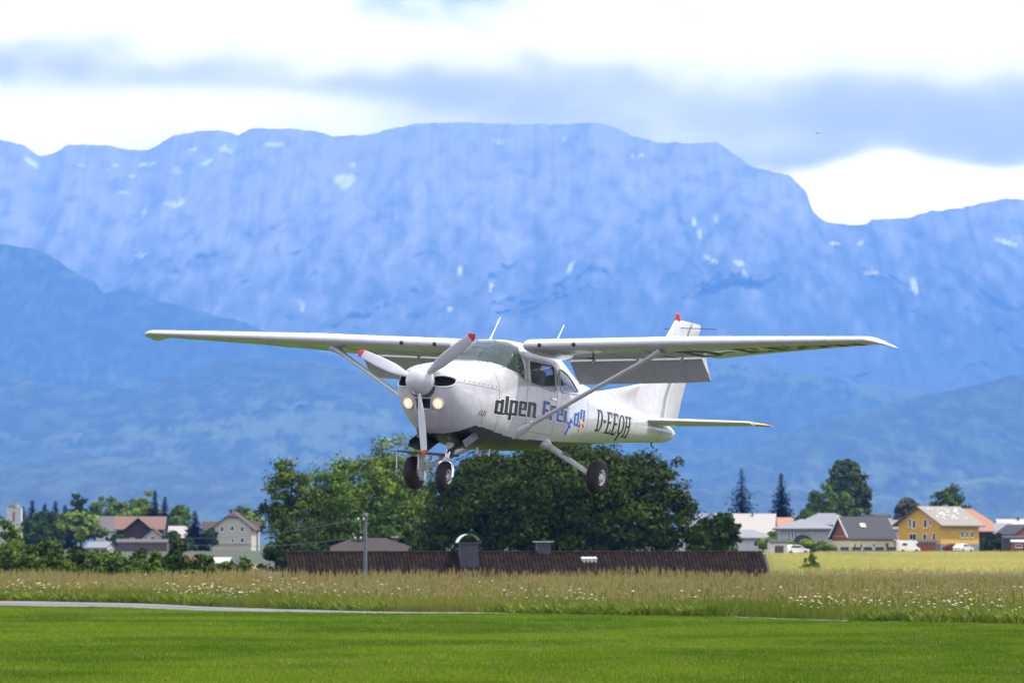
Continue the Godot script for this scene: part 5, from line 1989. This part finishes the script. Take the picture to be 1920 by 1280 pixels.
func roofing(called: String, r: float, g: float, b: float) -> StandardMaterial3D:
	var m := mottle(mat(called, r, g, b, 0.85), noise_tex(called.length() * 5 + 2, 0.06, 0.70, 1.0, 256), 0.35)
	return m

func house(label: String, px: float, dist: float, turn: float, category := "house", called := "house") -> Node3D:
	return thing(called, label, category, ground_at(px, dist), turn)

func village() -> void:
	var white := plaster("white plaster", 0.60, 0.59, 0.57)
	var cream := plaster("cream plaster", 0.68, 0.60, 0.40)
	var pale := plaster("ivory plaster wall", 0.52, 0.48, 0.38)
	var yellow := plaster("yellow plaster wall", 0.72, 0.42, 0.06)
	var greyw := plaster("grey plaster walls", 0.45, 0.45, 0.45)
	var dim := plaster("brown grey render", 0.12, 0.095, 0.085)
	var wood := plaster("dark brown boards", 0.055, 0.032, 0.026)
	var redwood := plaster("red brown timber", 0.24, 0.075, 0.035)
	var brick := plaster("brick red render wall", 0.34, 0.10, 0.05)
	var base_g := plaster("grey basement concrete", 0.22, 0.23, 0.25)
	var r_brown := roofing("brown tile", 0.20, 0.10, 0.075)
	var r_dark := roofing("charcoal tile", 0.065, 0.065, 0.075)
	var r_grey := roofing("grey slate sheet", 0.30, 0.31, 0.33)
	var r_beige := roofing("pale beige sheeting", 0.62, 0.57, 0.50)
	var r_tan := roofing("tan weathered tiles", 0.26, 0.15, 0.11)
	var r_orange := roofing("orange clay tiles", 0.52, 0.26, 0.16)
	var r_khaki := roofing("khaki old tiles here", 0.34, 0.31, 0.26)
	var r_maroon := roofing("dark maroon tile roof", 0.085, 0.05, 0.045)
	var r_white := roofing("white sheet metal roofing", 0.80, 0.80, 0.78)
	var frame := mat("white window frame", 0.75, 0.75, 0.73, 0.6)
	var pane := mat("dark window pane", 0.03, 0.035, 0.045, 0.08)
	var shade := mat("opening shade and door", 0.06, 0.055, 0.055, 0.8)  # dark tone painted for shade in the garage and carport; also a door

	# ---- left
	var o := thing("church_tower", "white church tower with small dark dome above the trees", "tower", ground_at(27, 1120))
	var mb := MB.new()
	var tw := 3.4
	var ht := at(27, 952, 1120).y - o.position.y
	mb.bx(-tw / 2, tw / 2, -1, ht, -tw / 2, tw / 2)
	part("wall", mb, white, o)
	mb = MB.new()
	mb.lathe(Transform3D(Basis(), Vector3(0, ht, 0)), [[2.0, 0.0], [1.75, 0.22], [1.45, 0.5], [1.25, 0.8], [0.75, 1.05], [0.25, 1.2], [0.08, 1.7], [0.001, 1.75]], 12)
	part("dome", mb, mat("dark green copper", 0.05, 0.075, 0.07, 0.5), o)
	mb = MB.new()
	mb.bx(-0.24, 0.24, ht - 3.2, ht - 1.0, tw / 2, tw / 2 + 0.05)
	part("louvre", mb, brick, o, "narrow red slatted opening in the tower")

	o = house("white gabled house with dark roof edge left of the church tower", -14, 1040, -PI / 2 + 0.25)
	gable(o, 10, 8.5, 4.6, 3.6, 0.6, white, r_dark)
	window(o, face_at("r", 10, 8.5, 0.8, 3.4), 1.0, 1.2, frame, pane)

	o = house("white house with plain grey roof left of the brown chalet", 208, 1030, 0.12)
	gable(o, 6.2, 7, 4.3, 3.0, 0.3, white, roofing("purple grey slate", 0.17, 0.15, 0.16))
	window(o, face_at("f", 6.2, 7, -1.0, 2.6), 0.9, 1.1, frame, pane)

	o = house("brown timber chalet with stepped reddish roofs", 261, 960, 0.0)
	gable(o, 9.4, 7.0, 4.6, 2.25, 0.5, wood, r_tan, 0, 0, null, Vector3(0, 0, -4.5))
	var g1 := Node3D.new()
	g1.name = "front_wing"
	o.add_child(g1)
	g1.rotation.y = -PI / 2
	gable(g1, 5.0, 8.6, 3.0, 3.55, 0.9, wood, r_brown)
	window(g1, face_at("r", 5.0, 8.6, -1.2, 2.2), 1.0, 1.0, frame, pane)
	o = house("small white gable with brown roof in front of the chalet", 288, 940, -PI / 2)
	gable(o, 4, 5.2, 2.2, 2.2, 0.45, pale, r_brown)
	window(o, face_at("r", 4, 5.2, 0.0, 2.55), 0.95, 0.8, frame, pane)
	o = house("long low brown grey wall building below the chalet", 268, 915, 0.0, "shed", "shed")
	gable(o, 9.5, 5, 1.75, 0.5, 0.2, dim, dim)

	o = house("little dark house with pale shingle roof beside the lone spruce", 333, 1010, 0.0)
	gable(o, 3.4, 4.4, 2.9, 2.2, 0.35, wood, r_beige)
	mb = MB.new()
	mb.bx(-0.35, 0.35, 0.2, 2.2, 2.2, 2.26)
	part("door", mb, white, o)

	o = house("ivory gabled house with brown half-hipped roof and three attic windows", 440, 1000, -PI / 2 - 0.06)
	gable(o, 9, 8.0, 4.75, 3.2, 0.55, pale, r_maroon, 0, 1.1)
	for u in [-2.1, 0.0, 2.1]:
		window(o, face_at("r", 9, 8, u, 4.6 if u == 0.0 else 4.45), 0.75, 1.0, frame, pane)
	for u in [0.1, 2.1]:
		window(o, face_at("r", 9, 8, u, 2.15), 0.75 if u > 1 else 0.5, 1.05, frame, pane)
	mb = MB.new()
	mb.bx(4.53, 4.62, 1.25, 1.33, -3.9, 3.9)
	part("ledge", mb, r_dark, o)
	chimney(o, Vector3(2.4, 7.6, 0.5), 0.5, 0.9, wood, wood)
	o = house("low brown roofed wing behind the ivory gabled house", 434, 1012, 0.0)
	gable(o, 11.6, 6, 4.3, 1.7, 0.4, greyw, r_maroon)

	o = house("low shed with faded red roof behind the dark bushes", 372, 620, 0.18, "shed", "shed")
	gable(o, 5.6, 4, 1.5, 0.85, 0.2, redwood, roofing("faded red tile roof", 0.20, 0.07, 0.05))
	o = house("open shed with bright white sheet roof", 416, 600, -0.35, "shed", "shed")
	gable(o, 2.5, 3.2, 1.45, 0.95, 0.1, wood, r_white)
	o = house("small shed with dark flat roof beside the white roof", 452, 610, 0.1, "shed", "shed")
	gable(o, 2.6, 3.0, 1.35, 0.5, 0.1, wood, r_dark)
	o = house("tiny shed with orange roof by the ivory house", 468, 590, 0.5, "shed", "shed")
	gable(o, 1.9, 2.2, 1.15, 0.55, 0.15, wood, r_orange)
	o = house("low grey metal roof half hidden by bushes", 188, 700, -0.3, "shed", "shed")
	gable(o, 3.2, 3.0, 1.6, 0.75, 0.2, greyw, r_grey)
	o = house("long dark timber shed at the end of the tiled roof", 480, 352, 0.05, "shed", "shed")
	gable(o, 4.6, 3.0, 2.35, 0.25, 0.1, wood, r_maroon)
	for k in 22:
		mb = MB.new()
		mb.bx(-2.28 + k * 0.208, -2.10 + k * 0.208, 0.2, 2.32, 1.5, 1.525 + 0.012 * (k % 3))
		part("board", mb, wood, o)

	# ---- middle: hip-roofed house behind the barn
	o = house("low house with brown hipped roof and two chimneys behind the tiled roof", 694, 425, 0.0)
	var hy := at(694, 1034, 425).y - o.position.y
	gable(o, 6.0, 5.4, hy, 1.05, 0.45, dim, roofing("umber brown hip roof", 0.05, 0.034, 0.028), 1.6, 1.6)
	chimney(o, Vector3(-0.9, hy + 0.5, 0.5), 0.55, 1.05, wood, r_dark)
	chimney(o, Vector3(2.2, hy + 0.3, 0.2), 0.45, 0.95, dim, r_white)

	barn(r_dark)

	# ---- right
	o = house("white house half hidden behind the dark tree's right edge", 1322, 900, -PI / 2 + 0.2)
	gable(o, 8, 7.5, 4.6, 2.4, 0.4, white, r_grey)
	window(o, face_at("r", 8, 7.5, 0.4, 4.2), 0.9, 0.9, frame, pane)
	o = house("house with broad pale beige roof right of the dark tree", 1398, 890, -0.12)
	gable(o, 10.4, 7.6, 3.6, 3.3, 0.5, cream, r_beige)
	mb = MB.new()
	mb.bx(1.2, 1.45, 6.0, 7.4, 0.4, 0.65)
	part("chimney", mb, r_dark, o)
	o = house("low white house with grey roof at the dark tree's edge", 1398, 815, 0.15)
	gable(o, 5.8, 5.5, 2.6, 1.1, 0.6, white, r_grey, 1.6, 1.6)
	window(o, face_at("f", 5.8, 5.5, 1.2, 1.5), 0.8, 1.0, frame, pane)
	o = house("dark timber house with orange clay roof below the spruce", 1462, 955, 0.55)
	gable(o, 5.2, 5.6, 4.6, 2.0, 0.45, wood, r_orange)
	o = house("large grey hipped roof house behind the pyramid roof", 1552, 905, -0.1)
	gable(o, 8.4, 7.2, 5.2, 1.85, 0.6, greyw, r_grey, 2.4, 2.8)
	o = house("light grey house with pyramid slate roof above garden bushes", 1508, 835, 0.0)
	gable(o, 8.8, 8.0, 4.25, 1.35, 0.9, greyw, r_grey, 3.9, 3.9)
	chimney(o, Vector3(0, 5.4, 0), 0.35, 0.45, r_dark, r_dark)
	for u in [-2.9, -2.3, -1.7]:
		window(o, face_at("f", 8.8, 8.0, u, 3.0), 0.4, 1.6, frame, pane)
	window(o, face_at("f", 8.8, 8.0, 1.1, 3.6), 0.5, 0.4, frame, pane)
	mb = MB.new()
	mb.lathe(Transform3D(Basis(Vector3.RIGHT, PI / 2).scaled(Vector3(1, 1, 1)), Vector3(-0.5, 1.1, 3.99)), [[1.9, 0.0], [1.9, 0.25], [0.001, 0.25]], 24)
	part("awning", mb, r_dark, o, "dark arched awning on the grey house")
	o = house("chalet with dark roof, brown gable and cream ground floor", 1618, 805, 0.42)
	gable(o, 8.3, 6.2, 2.75, 3.1, 0.5, cream, r_dark, 0, 0, redwood)
	mb = MB.new()
	mb.bx(-4.17, 4.17, 1.95, 2.70, -3.13, 3.13)
	part("timber_band", mb, redwood, o)
	for u in [-3.2, -2.0, 0.4, 2.9]:
		window(o, face_at("f", 8.3, 6.2, u, 1.05), 0.55, 1.0, frame if u != 2.9 else redwood, pane)
	mb = MB.new()
	mb.box(Transform3D(Basis(Vector3.RIGHT, atan2(3.1, 3.1)), Vector3(-0.9, 4.55, 1.65)), Vector3(1.0, 0.08, 0.9))
	part("skylight", mb, r_white, o)
	for s in [-1.0, 1.0]:
		mb = MB.new()
		mb.box(Transform3D(Basis(Vector3.RIGHT, s * PI / 4), Vector3(-4.72, 4.28, s * 1.62)), Vector3(0.06, 0.22, 5.0))
		part("barge_board", mb, frame, o)
	chimney(o, Vector3(2.2, 5.0, -0.8), 0.5, 1.3, brick, base_g)
	o = house("white house with khaki roof behind the chalet", 1662, 905, -0.1)
	gable(o, 8.4, 7.0, 4.3, 1.9, 0.4, white, r_khaki, 1.5, 0)
	mb = MB.new()
	mb.bx(1.4, 2.6, 5.9, 6.9, -0.5, 0.6)
	part("dormer", mb, wood, o)
	o = house("dark chimney block behind the khaki roof", 1645, 1010, 0.0, "shed", "shed")
	gable(o, 5.5, 4, 7.2, 0.5, 0.1, wood, r_dark)
	# yellow house
	o = house("bright yellow house with grey roof flecked white and open basement garage", 1760, 845, -PI / 2 - 0.72)
	gable(o, 11.4, 9.2, 5.05, 2.85, 0.8, yellow, r_khaki, 0, 0)
	chimney(o, Vector3(-2.5, 7.0, 0.4), 0.6, 1.3, white, base_g)
	mb = MB.new()
	mb.bx(-5.73, 5.73, -0.6, 1.45, -4.63, 4.63)
	part("basement", mb, base_g, o)
	for q in [["r", -2.0, 5.1, 0.6, 1.5], ["r", -1.1, 4.9, 0.75, 1.5], ["r", 1.3, 5.0, 0.8, 1.5], ["r", 2.4, 5.1, 0.5, 1.0], ["r", -1.4, 2.7, 1.6, 1.1], ["r", 1.2, 2.7, 0.8, 1.0], ["r", 3.2, 2.7, 0.7, 1.3], ["f", -3.6, 3.1, 0.9, 1.15], ["f", -2.1, 3.1, 0.7, 1.1], ["f", -0.6, 3.1, 0.9, 1.15]]:
		var fc: String = q[0]
		window(o, face_at("b" if fc == "f" else fc, 11.4, 9.2, -q[1] if fc == "f" else q[1], q[2]), q[3], q[4], frame, pane)
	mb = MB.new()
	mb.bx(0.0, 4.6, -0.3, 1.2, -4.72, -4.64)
	part("garage_opening_shade", mb, shade, o)  # dark box painted as the shade inside the open garage
	mb = MB.new()
	mb.bx(5.76, 6.7, 1.5, 1.62, -2.8, 0.4)
	part("balcony", mb, wood, o)
	var rr := RandomNumberGenerator.new()
	rr.seed = 8
	for k in 34:
		mb = MB.new()
		var fz := rr.randf_range(0.10, 0.78)
		mb.box(Transform3D(Basis(Vector3.RIGHT, -atan2(2.85, 4.6)), Vector3(rr.randf_range(-4.6, 4.6), 5.05 + 2.85 * (1.0 - fz) + 0.20, -4.6 * fz)), Vector3(rr.randf_range(0.3, 0.6), 0.03, rr.randf_range(0.25, 0.5)))
		part("pale_tile", mb, r_white, o)
	o = house("huge salmon tiled roof behind the yellow house", 1782, 925, 0.05)
	gable(o, 14.2, 10.5, 4.2, 3.9, 0.6, wood, r_orange, 0.8, 3.0)
	o = house("brick red house with grey roof at the right end of the village", 1872, 930, 0.5)
	gable(o, 5.6, 5.2, 3.6, 1.8, 0.3, brick, r_grey)
	o = house("brick red gabled house partly behind the first red one", 1908, 915, -PI / 2 + 0.5)
	gable(o, 6.6, 5.6, 3.3, 1.7, 0.3, brick, r_dark)
	window(o, face_at("r", 6.6, 5.6, 0.5, 3.1), 0.7, 0.9, frame, pane)
	o = house("long building with white sheet roof behind the red houses", 1915, 990, 0.0)
	gable(o, 10.0, 6, 5.3, 1.1, 0.3, white, r_beige)
	chimney(o, Vector3(-0.7, 6.1, 0.6), 0.4, 0.7, r_dark, r_dark)
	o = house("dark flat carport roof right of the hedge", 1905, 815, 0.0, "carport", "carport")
	gable(o, 4.6, 3.5, 2.45, 0.2, 0.2, shade, r_dark)  # dark wall colour stands in for the shade under the carport roof
	o = house("small white and red kiosk under the carport roof", 1908, 806, 0.0, "kiosk", "kiosk")
	gable(o, 2.0, 2.0, 1.75, 0.25, 0.2, brick, r_white)
	window(o, face_at("f", 2.0, 2.0, 0.1, 1.15), 1.2, 0.6, frame, pane)
	o = house("red brown garage shed with dark lean-to roof", 1734, 800, 0.1, "shed", "shed")
	gable(o, 3.1, 3.4, 1.75, 0.35, 0.3, redwood, r_dark)
	o = house("yellow low annex left of the yellow house", 1683, 850, -0.1, "annex", "annex")
	gable(o, 5.2, 4.0, 2.0, 0.3, 0.15, yellow, r_beige)
	o = house("small white garage with dark door at the field's edge", 1458, 700, 0.1, "garage", "garage")
	gable(o, 2.5, 3.0, 1.75, 0.3, 0.12, white, r_dark)
	mb = MB.new()
	mb.bx(-0.65, 0.65, 0.0, 1.3, 1.5, 1.53)
	part("door", mb, shade, o)

	# garden wall with dark panels
	o = thing("garden_wall", "low grey garden wall with dark slatted panels before the cream chalet", "wall", ground_at(1616, 785))
	mb = MB.new()
	mb.bx(-5.7, 5.7, -0.8, 0.45, -0.1, 0.1)
	part("plinth", mb, base_g, o)
	for k in 6:
		mb = MB.new()
		mb.bx(-5.4 + k * 1.9, -4.0 + k * 1.9, 0.453, 1.0, -0.05, 0.05)
		part("panel", mb, r_dark, o)
		mb = MB.new()
		mb.bx(-5.7 + k * 1.9, -5.45 + k * 1.9, 0.453, 1.1, -0.11, 0.11)
		part("post", mb, greyw, o)

	vehicles()

func barn(r_dark: Material) -> void:
	var d := 332.0
	var ridge_l := at(538, 1036, d)
	var ridge_r := at(1440, 1036, d)
	var o := thing("barn", "long low barn whose dark tiled roof rises over the meadow", "barn", Vector3((ridge_l.x + ridge_r.x) / 2, -2.8, -d), 0.17)
	var len := (ridge_r.x - ridge_l.x) / cos(0.17)
	var ry := ridge_l.y + 2.8
	var run := 4.2
	var pitch := 0.66
	var wallm := plaster("barn render", 0.22, 0.20, 0.18)
	var wm := MB.new()
	var ey := ry - run * tan(pitch)
	wm.bx(-len / 2 + 0.2, len / 2 - 0.2, -0.5, maxf(ey - 0.1, 0.4), -run + 0.3, run - 0.3)
	part("wall", wm, wallm, o)
	var gm := MB.new()
	for s in [-1.0, 1.0]:
		var x: float = s * (len / 2 - 0.2)
		var p := [Vector3(x, ey - 0.2, run - 0.3), Vector3(x, ey - 0.2, -run + 0.3), Vector3(x, ry - 0.3, 0)]
		if s < 0:
			p.reverse()
		gm.poly(p)
	part("gable", gm, wallm, o)
	var tile_m := []
	for k in 4:
		var c: Array = [[0.034, 0.020, 0.014], [0.022, 0.015, 0.012], [0.048, 0.027, 0.018], [0.028, 0.020, 0.016]][k]
		tile_m.append(mottle(mat("old clay tile %d" % k, c[0], c[1], c[2], 0.9), noise_tex(70 + k, 0.05, 0.6, 1.0, 256), 1.5))
		tile_m[k].metallic_specular = 0.2
	# under-roof
	var um := MB.new()
	for s in [-1.0, 1.0]:
		var a := Vector3(-len / 2, ry - 0.08, 0)
		var b := Vector3(len / 2, ry - 0.08, 0)
		var c := Vector3(len / 2, ey - 0.08, s * run)
		var e := Vector3(-len / 2, ey - 0.08, s * run)
		if s > 0:
			um.quad(e, c, b, a)
		else:
			um.quad(c, e, a, b)
	part("roof_deck", um, r_dark, o)
	# pantiles: an S-shaped tile, 0.27 wide, rows 0.33 apart
	var tw := 0.27
	var rowh := 0.33
	var tile := MB.new()
	var tp := PackedVector3Array()
	for r in 2:
		for q in 7:
			var u := q / 6.0
			tp.append(Vector3((u - 0.5) * tw * 1.12, 0.045 * sin(u * TAU) + 0.02 + (0.035 if r == 0 else 0.0), 0.20 if r == 0 else -0.20))
	tile.grid(tp, 2, 7)
	for q in 6:
		tile.quad(tp[q] - Vector3(0, 0.025, 0), tp[q + 1] - Vector3(0, 0.025, 0), tp[q + 1], tp[q])
	var tmesh := tile.mesh()
	var ncol := int(len / tw)
	var slope := Basis(Vector3.RIGHT, pitch)
	var rr := RandomNumberGenerator.new()
	rr.seed = 5
	var rest := [[], [], [], []]
	var made := 0
	for r in 14:
		for q in ncol:
			var dist := 0.18 + r * rowh
			var pos := Vector3(-len / 2 + (q + 0.5) * tw, ry - sin(pitch) * dist + rr.randf_range(-0.008, 0.008), cos(pitch) * dist)
			var tt := Transform3D(slope * Basis(Vector3.UP, rr.randf_range(-0.04, 0.04)), pos)
			var k := rr.randi() % 4
			if r < 3 and made < 300:
				var ti := part("roof_tile", tmesh, tile_m[k], o)
				ti.transform = tt
				made += 1
			else:
				rest[k].append(tt)
	for k in 4:
		var st := SurfaceTool.new()
		for tt in rest[k]:
			st.append_from(tmesh, 0, tt)
		var so := part("roof_tiles", st.commit(), tile_m[k], o)
		so.set_meta("kind", "stuff")
	# ridge caps
	for q in int(len / 0.40):
		var cm := MB.new()
		var x0 := -len / 2 + q * 0.40
		var pts := PackedVector3Array()
		for r in 2:
			for k in 7:
				var a := PI * k / 6
				pts.append(Vector3(x0 + (0.43 if r else 0.0), ry + 0.02 + sin(a) * (0.10 if r else 0.125), cos(a) * (0.13 if r else 0.15)))
		cm.grid(pts, 2, 7, false, true)
		part("ridge_tile", cm, tile_m[q % 4], o)
	# big chimney with arched cowl
	var stone := plaster("dark chimney render", 0.075, 0.075, 0.085)
	var metal := mat("bright cowl metal", 0.75, 0.76, 0.78, 0.3, 0.6)
	var cx := local_x(o, 875, d)
	var cm2 := MB.new()
	cm2.bx(cx - 0.62, cx + 0.62, ry - 1.2, ry + 0.62, 0.25, 1.35)
	var ch := part("chimney", cm2, stone, o)
	var slab := MB.new()
	slab.bx(cx - 0.80, cx + 0.80, ry + 0.623, ry + 0.71, 0.12, 1.48)
	part("cap", slab, stone, ch)
	var cowl := PackedVector3Array()
	for r in 2:
		for k in 13:
			var a := PI * (0.08 + 0.84 * k / 12.0)
			cowl.append(Vector3(cx + cos(a) * 0.82, ry + 0.74 + sin(a) * 0.75 - 0.20, 1.45 if r == 0 else 0.15))
	var cwm := MB.new()
	cwm.grid(cowl, 2, 13)
	for k in cowl.size():
		cowl[k] -= Vector3(0, 0.03, 0)
	cwm.grid(cowl, 2, 13, false, true)
	part("cowl", cwm, metal, ch)
	for s in [-0.72, 0.72]:
		var leg := MB.new()
		leg.bx(cx + s - 0.03, cx + s + 0.03, ry + 0.712, ry + 0.84, 0.3, 1.3)
		part("cowl_leg", leg, stone, ch)
	cx = local_x(o, 1020, d)
	var c3 := MB.new()
	c3.bx(cx - 0.46, cx + 0.46, ry - 0.2, ry + 0.72, -0.75, 0.15)
	var ch2 := part("chimney", c3, stone, o)
	var s3 := MB.new()
	s3.bx(cx - 0.62, cx + 0.62, ry + 0.723, ry + 0.80, -0.92, 0.32)
	part("cap", s3, mat("pale cap slab", 0.45, 0.45, 0.44, 0.8), ch2)
	cx = local_x(o, 1101, d)
	var hood := MB.new()
	var hb := slope * Basis(Vector3.RIGHT, -0.45)
	hood.box(Transform3D(hb, Vector3(cx, ry - 0.36, 0.62)), Vector3(1.10, 0.06, 0.62))
	hood.bx(cx - 0.53, cx + 0.53, ry - 0.80, ry - 0.46, 0.55, 0.86)
	part("roof_hatch", hood, mats["white sheet metal roofing"], o)
	# pole and wires
	var pb := ground_at(685, 262)
	var po := thing("utility_pole", "grey utility pole rising from the meadow before the tiled roof", "pole", pb)
	var top := at(685, 968, 262).y - pb.y
	var pm := MB.new()
	pm.tube([Vector3(0, -0.3, 0), Vector3(0, top * 0.5, 0), Vector3(0, top, 0)], [0.11, 0.10, 0.085], 14)
	part("post", pm, mat("zinc grey paint", 0.10, 0.12, 0.15, 0.6), po)
	pm = MB.new()
	pm.lathe(Transform3D(Basis(), Vector3(0, top, 0)), [[0.15, -0.02], [0.16, 0.05], [0.12, 0.16], [0.05, 0.20], [0.001, 0.21]], 14)
	part("cap", pm, mats["seam"], po)
	for yy in [top - 0.22, top - 1.25]:
		pm = MB.new()
		pm.bx(-0.60 if yy < top - 1 else -0.42, 0.05, yy - 0.035, yy + 0.035, 0.10, 0.17)
		var arm := part("crossarm", pm, mats["seam"], po)
		for k in 2:
			var im := MB.new()
			im.lathe(Transform3D(Basis(), Vector3(-0.55 + k * 0.3 if yy < top - 1 else -0.38 + k * 0.3, yy + 0.036, 0.135)), [[0.025, 0.0], [0.05, 0.03], [0.03, 0.06], [0.05, 0.09], [0.001, 0.12]], 10)
			part("insulator", im, mats["white letter edge"], arm)
	var wires := [[Vector3(-0.38, top - 0.12, 0.135), at(330, 1008, 330), "upper overhead wire running left from the utility pole"], [Vector3(-0.55, top - 1.15, 0.135), at(330, 1018, 330), "lower overhead wire running left from the utility pole"]]
	for w in wires:
		var a: Vector3 = pb + w[0]
		var b: Vector3 = w[1]
		var path := []
		var rad := []
		for k in 21:
			var f := k / 20.0
			path.append(a.lerp(b, f) - Vector3(0, 0.35 * 4 * f * (1 - f), 0))
			rad.append(0.012)
		var wmb := MB.new()
		wmb.tube(path, rad, 5)
		var wo := part("overhead_wire", wmb, mats["seam"])
		tag(wo, w[2], "wire")

func local_x(o: Node3D, px: float, d: float) -> float:
	return ((px - 960.0) / F * d - o.position.x) / cos(o.rotation.y)

# ------------------------------------------------------------------ vehicles and the bird
func side_profile(o: Node3D, called: String, prof: Array, half: float, m: Material) -> void:
	var mb := MB.new()
	var n := prof.size()
	for k in n:
		var a: Array = prof[k]
		var b: Array = prof[(k + 1) % n]
		mb.quad(Vector3(a[0], a[1], half * a[2]), Vector3(a[0], a[1], -half * a[2]), Vector3(b[0], b[1], -half * b[2]), Vector3(b[0], b[1], half * b[2]))
	var mid := Vector3(0, 0.9, half * 0.97)
	for k in n:
		var a: Array = prof[k]
		var b: Array = prof[(k + 1) % n]
		mb.tri(mid, Vector3(a[0], a[1], half * a[2]), Vector3(b[0], b[1], half * b[2]))
		mb.tri(mid * Vector3(1, 1, -1), Vector3(b[0], b[1], -half * b[2]), Vector3(a[0], a[1], -half * a[2]))
	part(called, mb, m, o)

func car(label: String, px: float, dist: float, turn: float, paint: Material, glass: Material) -> void:
	var o := thing("parked_car", label, "car", ground_at(px, dist), turn)
	side_profile(o, "body", [[-2.0, 0.30, 0.9], [2.0, 0.30, 0.9], [2.08, 0.55, 0.95], [2.0, 0.78, 0.95], [1.1, 0.92, 1.0], [0.4, 1.40, 0.80], [-0.9, 1.45, 0.80], [-1.75, 1.0, 0.95], [-2.05, 0.85, 0.95]], 0.85, paint)
	for s in [-1.0, 1.0]:
		var wm := MB.new()
		wm.poly([Vector3(0.85, 0.98, s * 0.845), Vector3(0.36, 1.33, s * 0.705), Vector3(-0.85, 1.37, s * 0.705), Vector3(-1.4, 1.03, s * 0.83)] if s > 0 else [Vector3(-1.4, 1.03, s * 0.83), Vector3(-0.85, 1.37, s * 0.705), Vector3(0.36, 1.33, s * 0.705), Vector3(0.85, 0.98, s * 0.845)])
		part("side_window", wm, glass, o)
		for x in [-1.25, 1.3]:
			var w := MB.new()
			w.lathe(Transform3D(Basis(Vector3.RIGHT, PI / 2), Vector3(x, 0.31, s * 0.70 - 0.09)), [[0.001, 0.0], [0.31, 0.0], [0.31, 0.20], [0.2, 0.205], [0.001, 0.19]], 18)
			part("wheel", w, mats["tyre"], o)

func vehicles() -> void:
	var wp := mat("white car paint", 0.80, 0.80, 0.80, 0.3)
	var rp := mat("dark red car paint", 0.16, 0.02, 0.02, 0.3)
	var gl := mat("car glass", 0.02, 0.022, 0.025, 0.1)
	car("small white car parked beside the white garage", 1491, 705, 0.5, wp, gl)
	car("white car parked before the basement of the yellow house", 1806, 826, 0.9, wp, gl)
	car("dark red car in the basement garage of the yellow house", 1790, 832, 0.3, rp, gl)
	var o := thing("camper_van", "white camper van parked beside the red brown garage", "van", ground_at(1703, 792), 0.15)
	side_profile(o, "body", [[-1.75, 0.35, 0.95], [1.75, 0.35, 0.95], [1.85, 0.75, 0.95], [1.35, 1.0, 0.95], [1.0, 1.45, 0.93], [1.45, 1.65, 0.95], [1.2, 2.05, 0.95], [-1.6, 2.1, 0.95], [-1.8, 1.9, 1.0]], 0.95, wp)
	var m := MB.new()
	m.quad(Vector3(1.37, 1.02, 0.6), Vector3(1.37, 1.02, -0.6), Vector3(1.04, 1.43, -0.6), Vector3(1.04, 1.43, 0.6))
	part("windscreen", m, gl, o)
	m = MB.new()
	m.bx(-1.2, -0.4, 1.2, 1.6, 0.93, 0.95)
	part("side_window", m, gl, o)
	for x in [-1.1, 1.2]:
		for s in [-1.0, 1.0]:
			var w := MB.new()
			w.lathe(Transform3D(Basis(Vector3.RIGHT, PI / 2), Vector3(x, 0.32, s * 0.80 - 0.09)), [[0.001, 0.0], [0.32, 0.0], [0.32, 0.2], [0.001, 0.2]], 18)
			part("wheel", w, mats["tyre"], o)
	# a bird far off under the cloud
	var bp := at(1533, 250, 420)
	var b := thing("bird", "small dark bird gliding below the grey cloud", "bird", bp, 0.5)
	var body := MB.new()
	body.tube([Vector3(-0.20, 0, 0), Vector3(-0.12, 0.01, 0), Vector3(0.0, 0.015, 0), Vector3(0.12, 0.02, 0), Vector3(0.17, 0.02, 0), Vector3(0.20, 0.015, 0)], [0.012, 0.03, 0.048, 0.035, 0.028, 0.005], 10)
	var bm := mat("dark plumage", 0.04, 0.04, 0.045, 0.9)
	part("body", body, bm, b)
	for s in [-1.0, 1.0]:
		var w := MB.new()
		var a := [Vector3(0.07, 0.02, 0.0), Vector3(0.09, 0.05, s * 0.20), Vector3(0.0, 0.035, s * 0.46), Vector3(-0.06, 0.035, s * 0.30), Vector3(-0.07, 0.02, 0.0)]
		for k in range(1, 4):
			w.tri(a[0], a[k], a[k + 1])
			w.tri(a[0] - Vector3(0, 0.008, 0), a[k + 1] - Vector3(0, 0.008, 0), a[k] - Vector3(0, 0.008, 0))
		part("wing", w, bm, b)

func _ready() -> void:
	rng.seed = 12345
	setup()

	mountains()

	ground()
	aircraft()

	village()

	trees()

	grass()
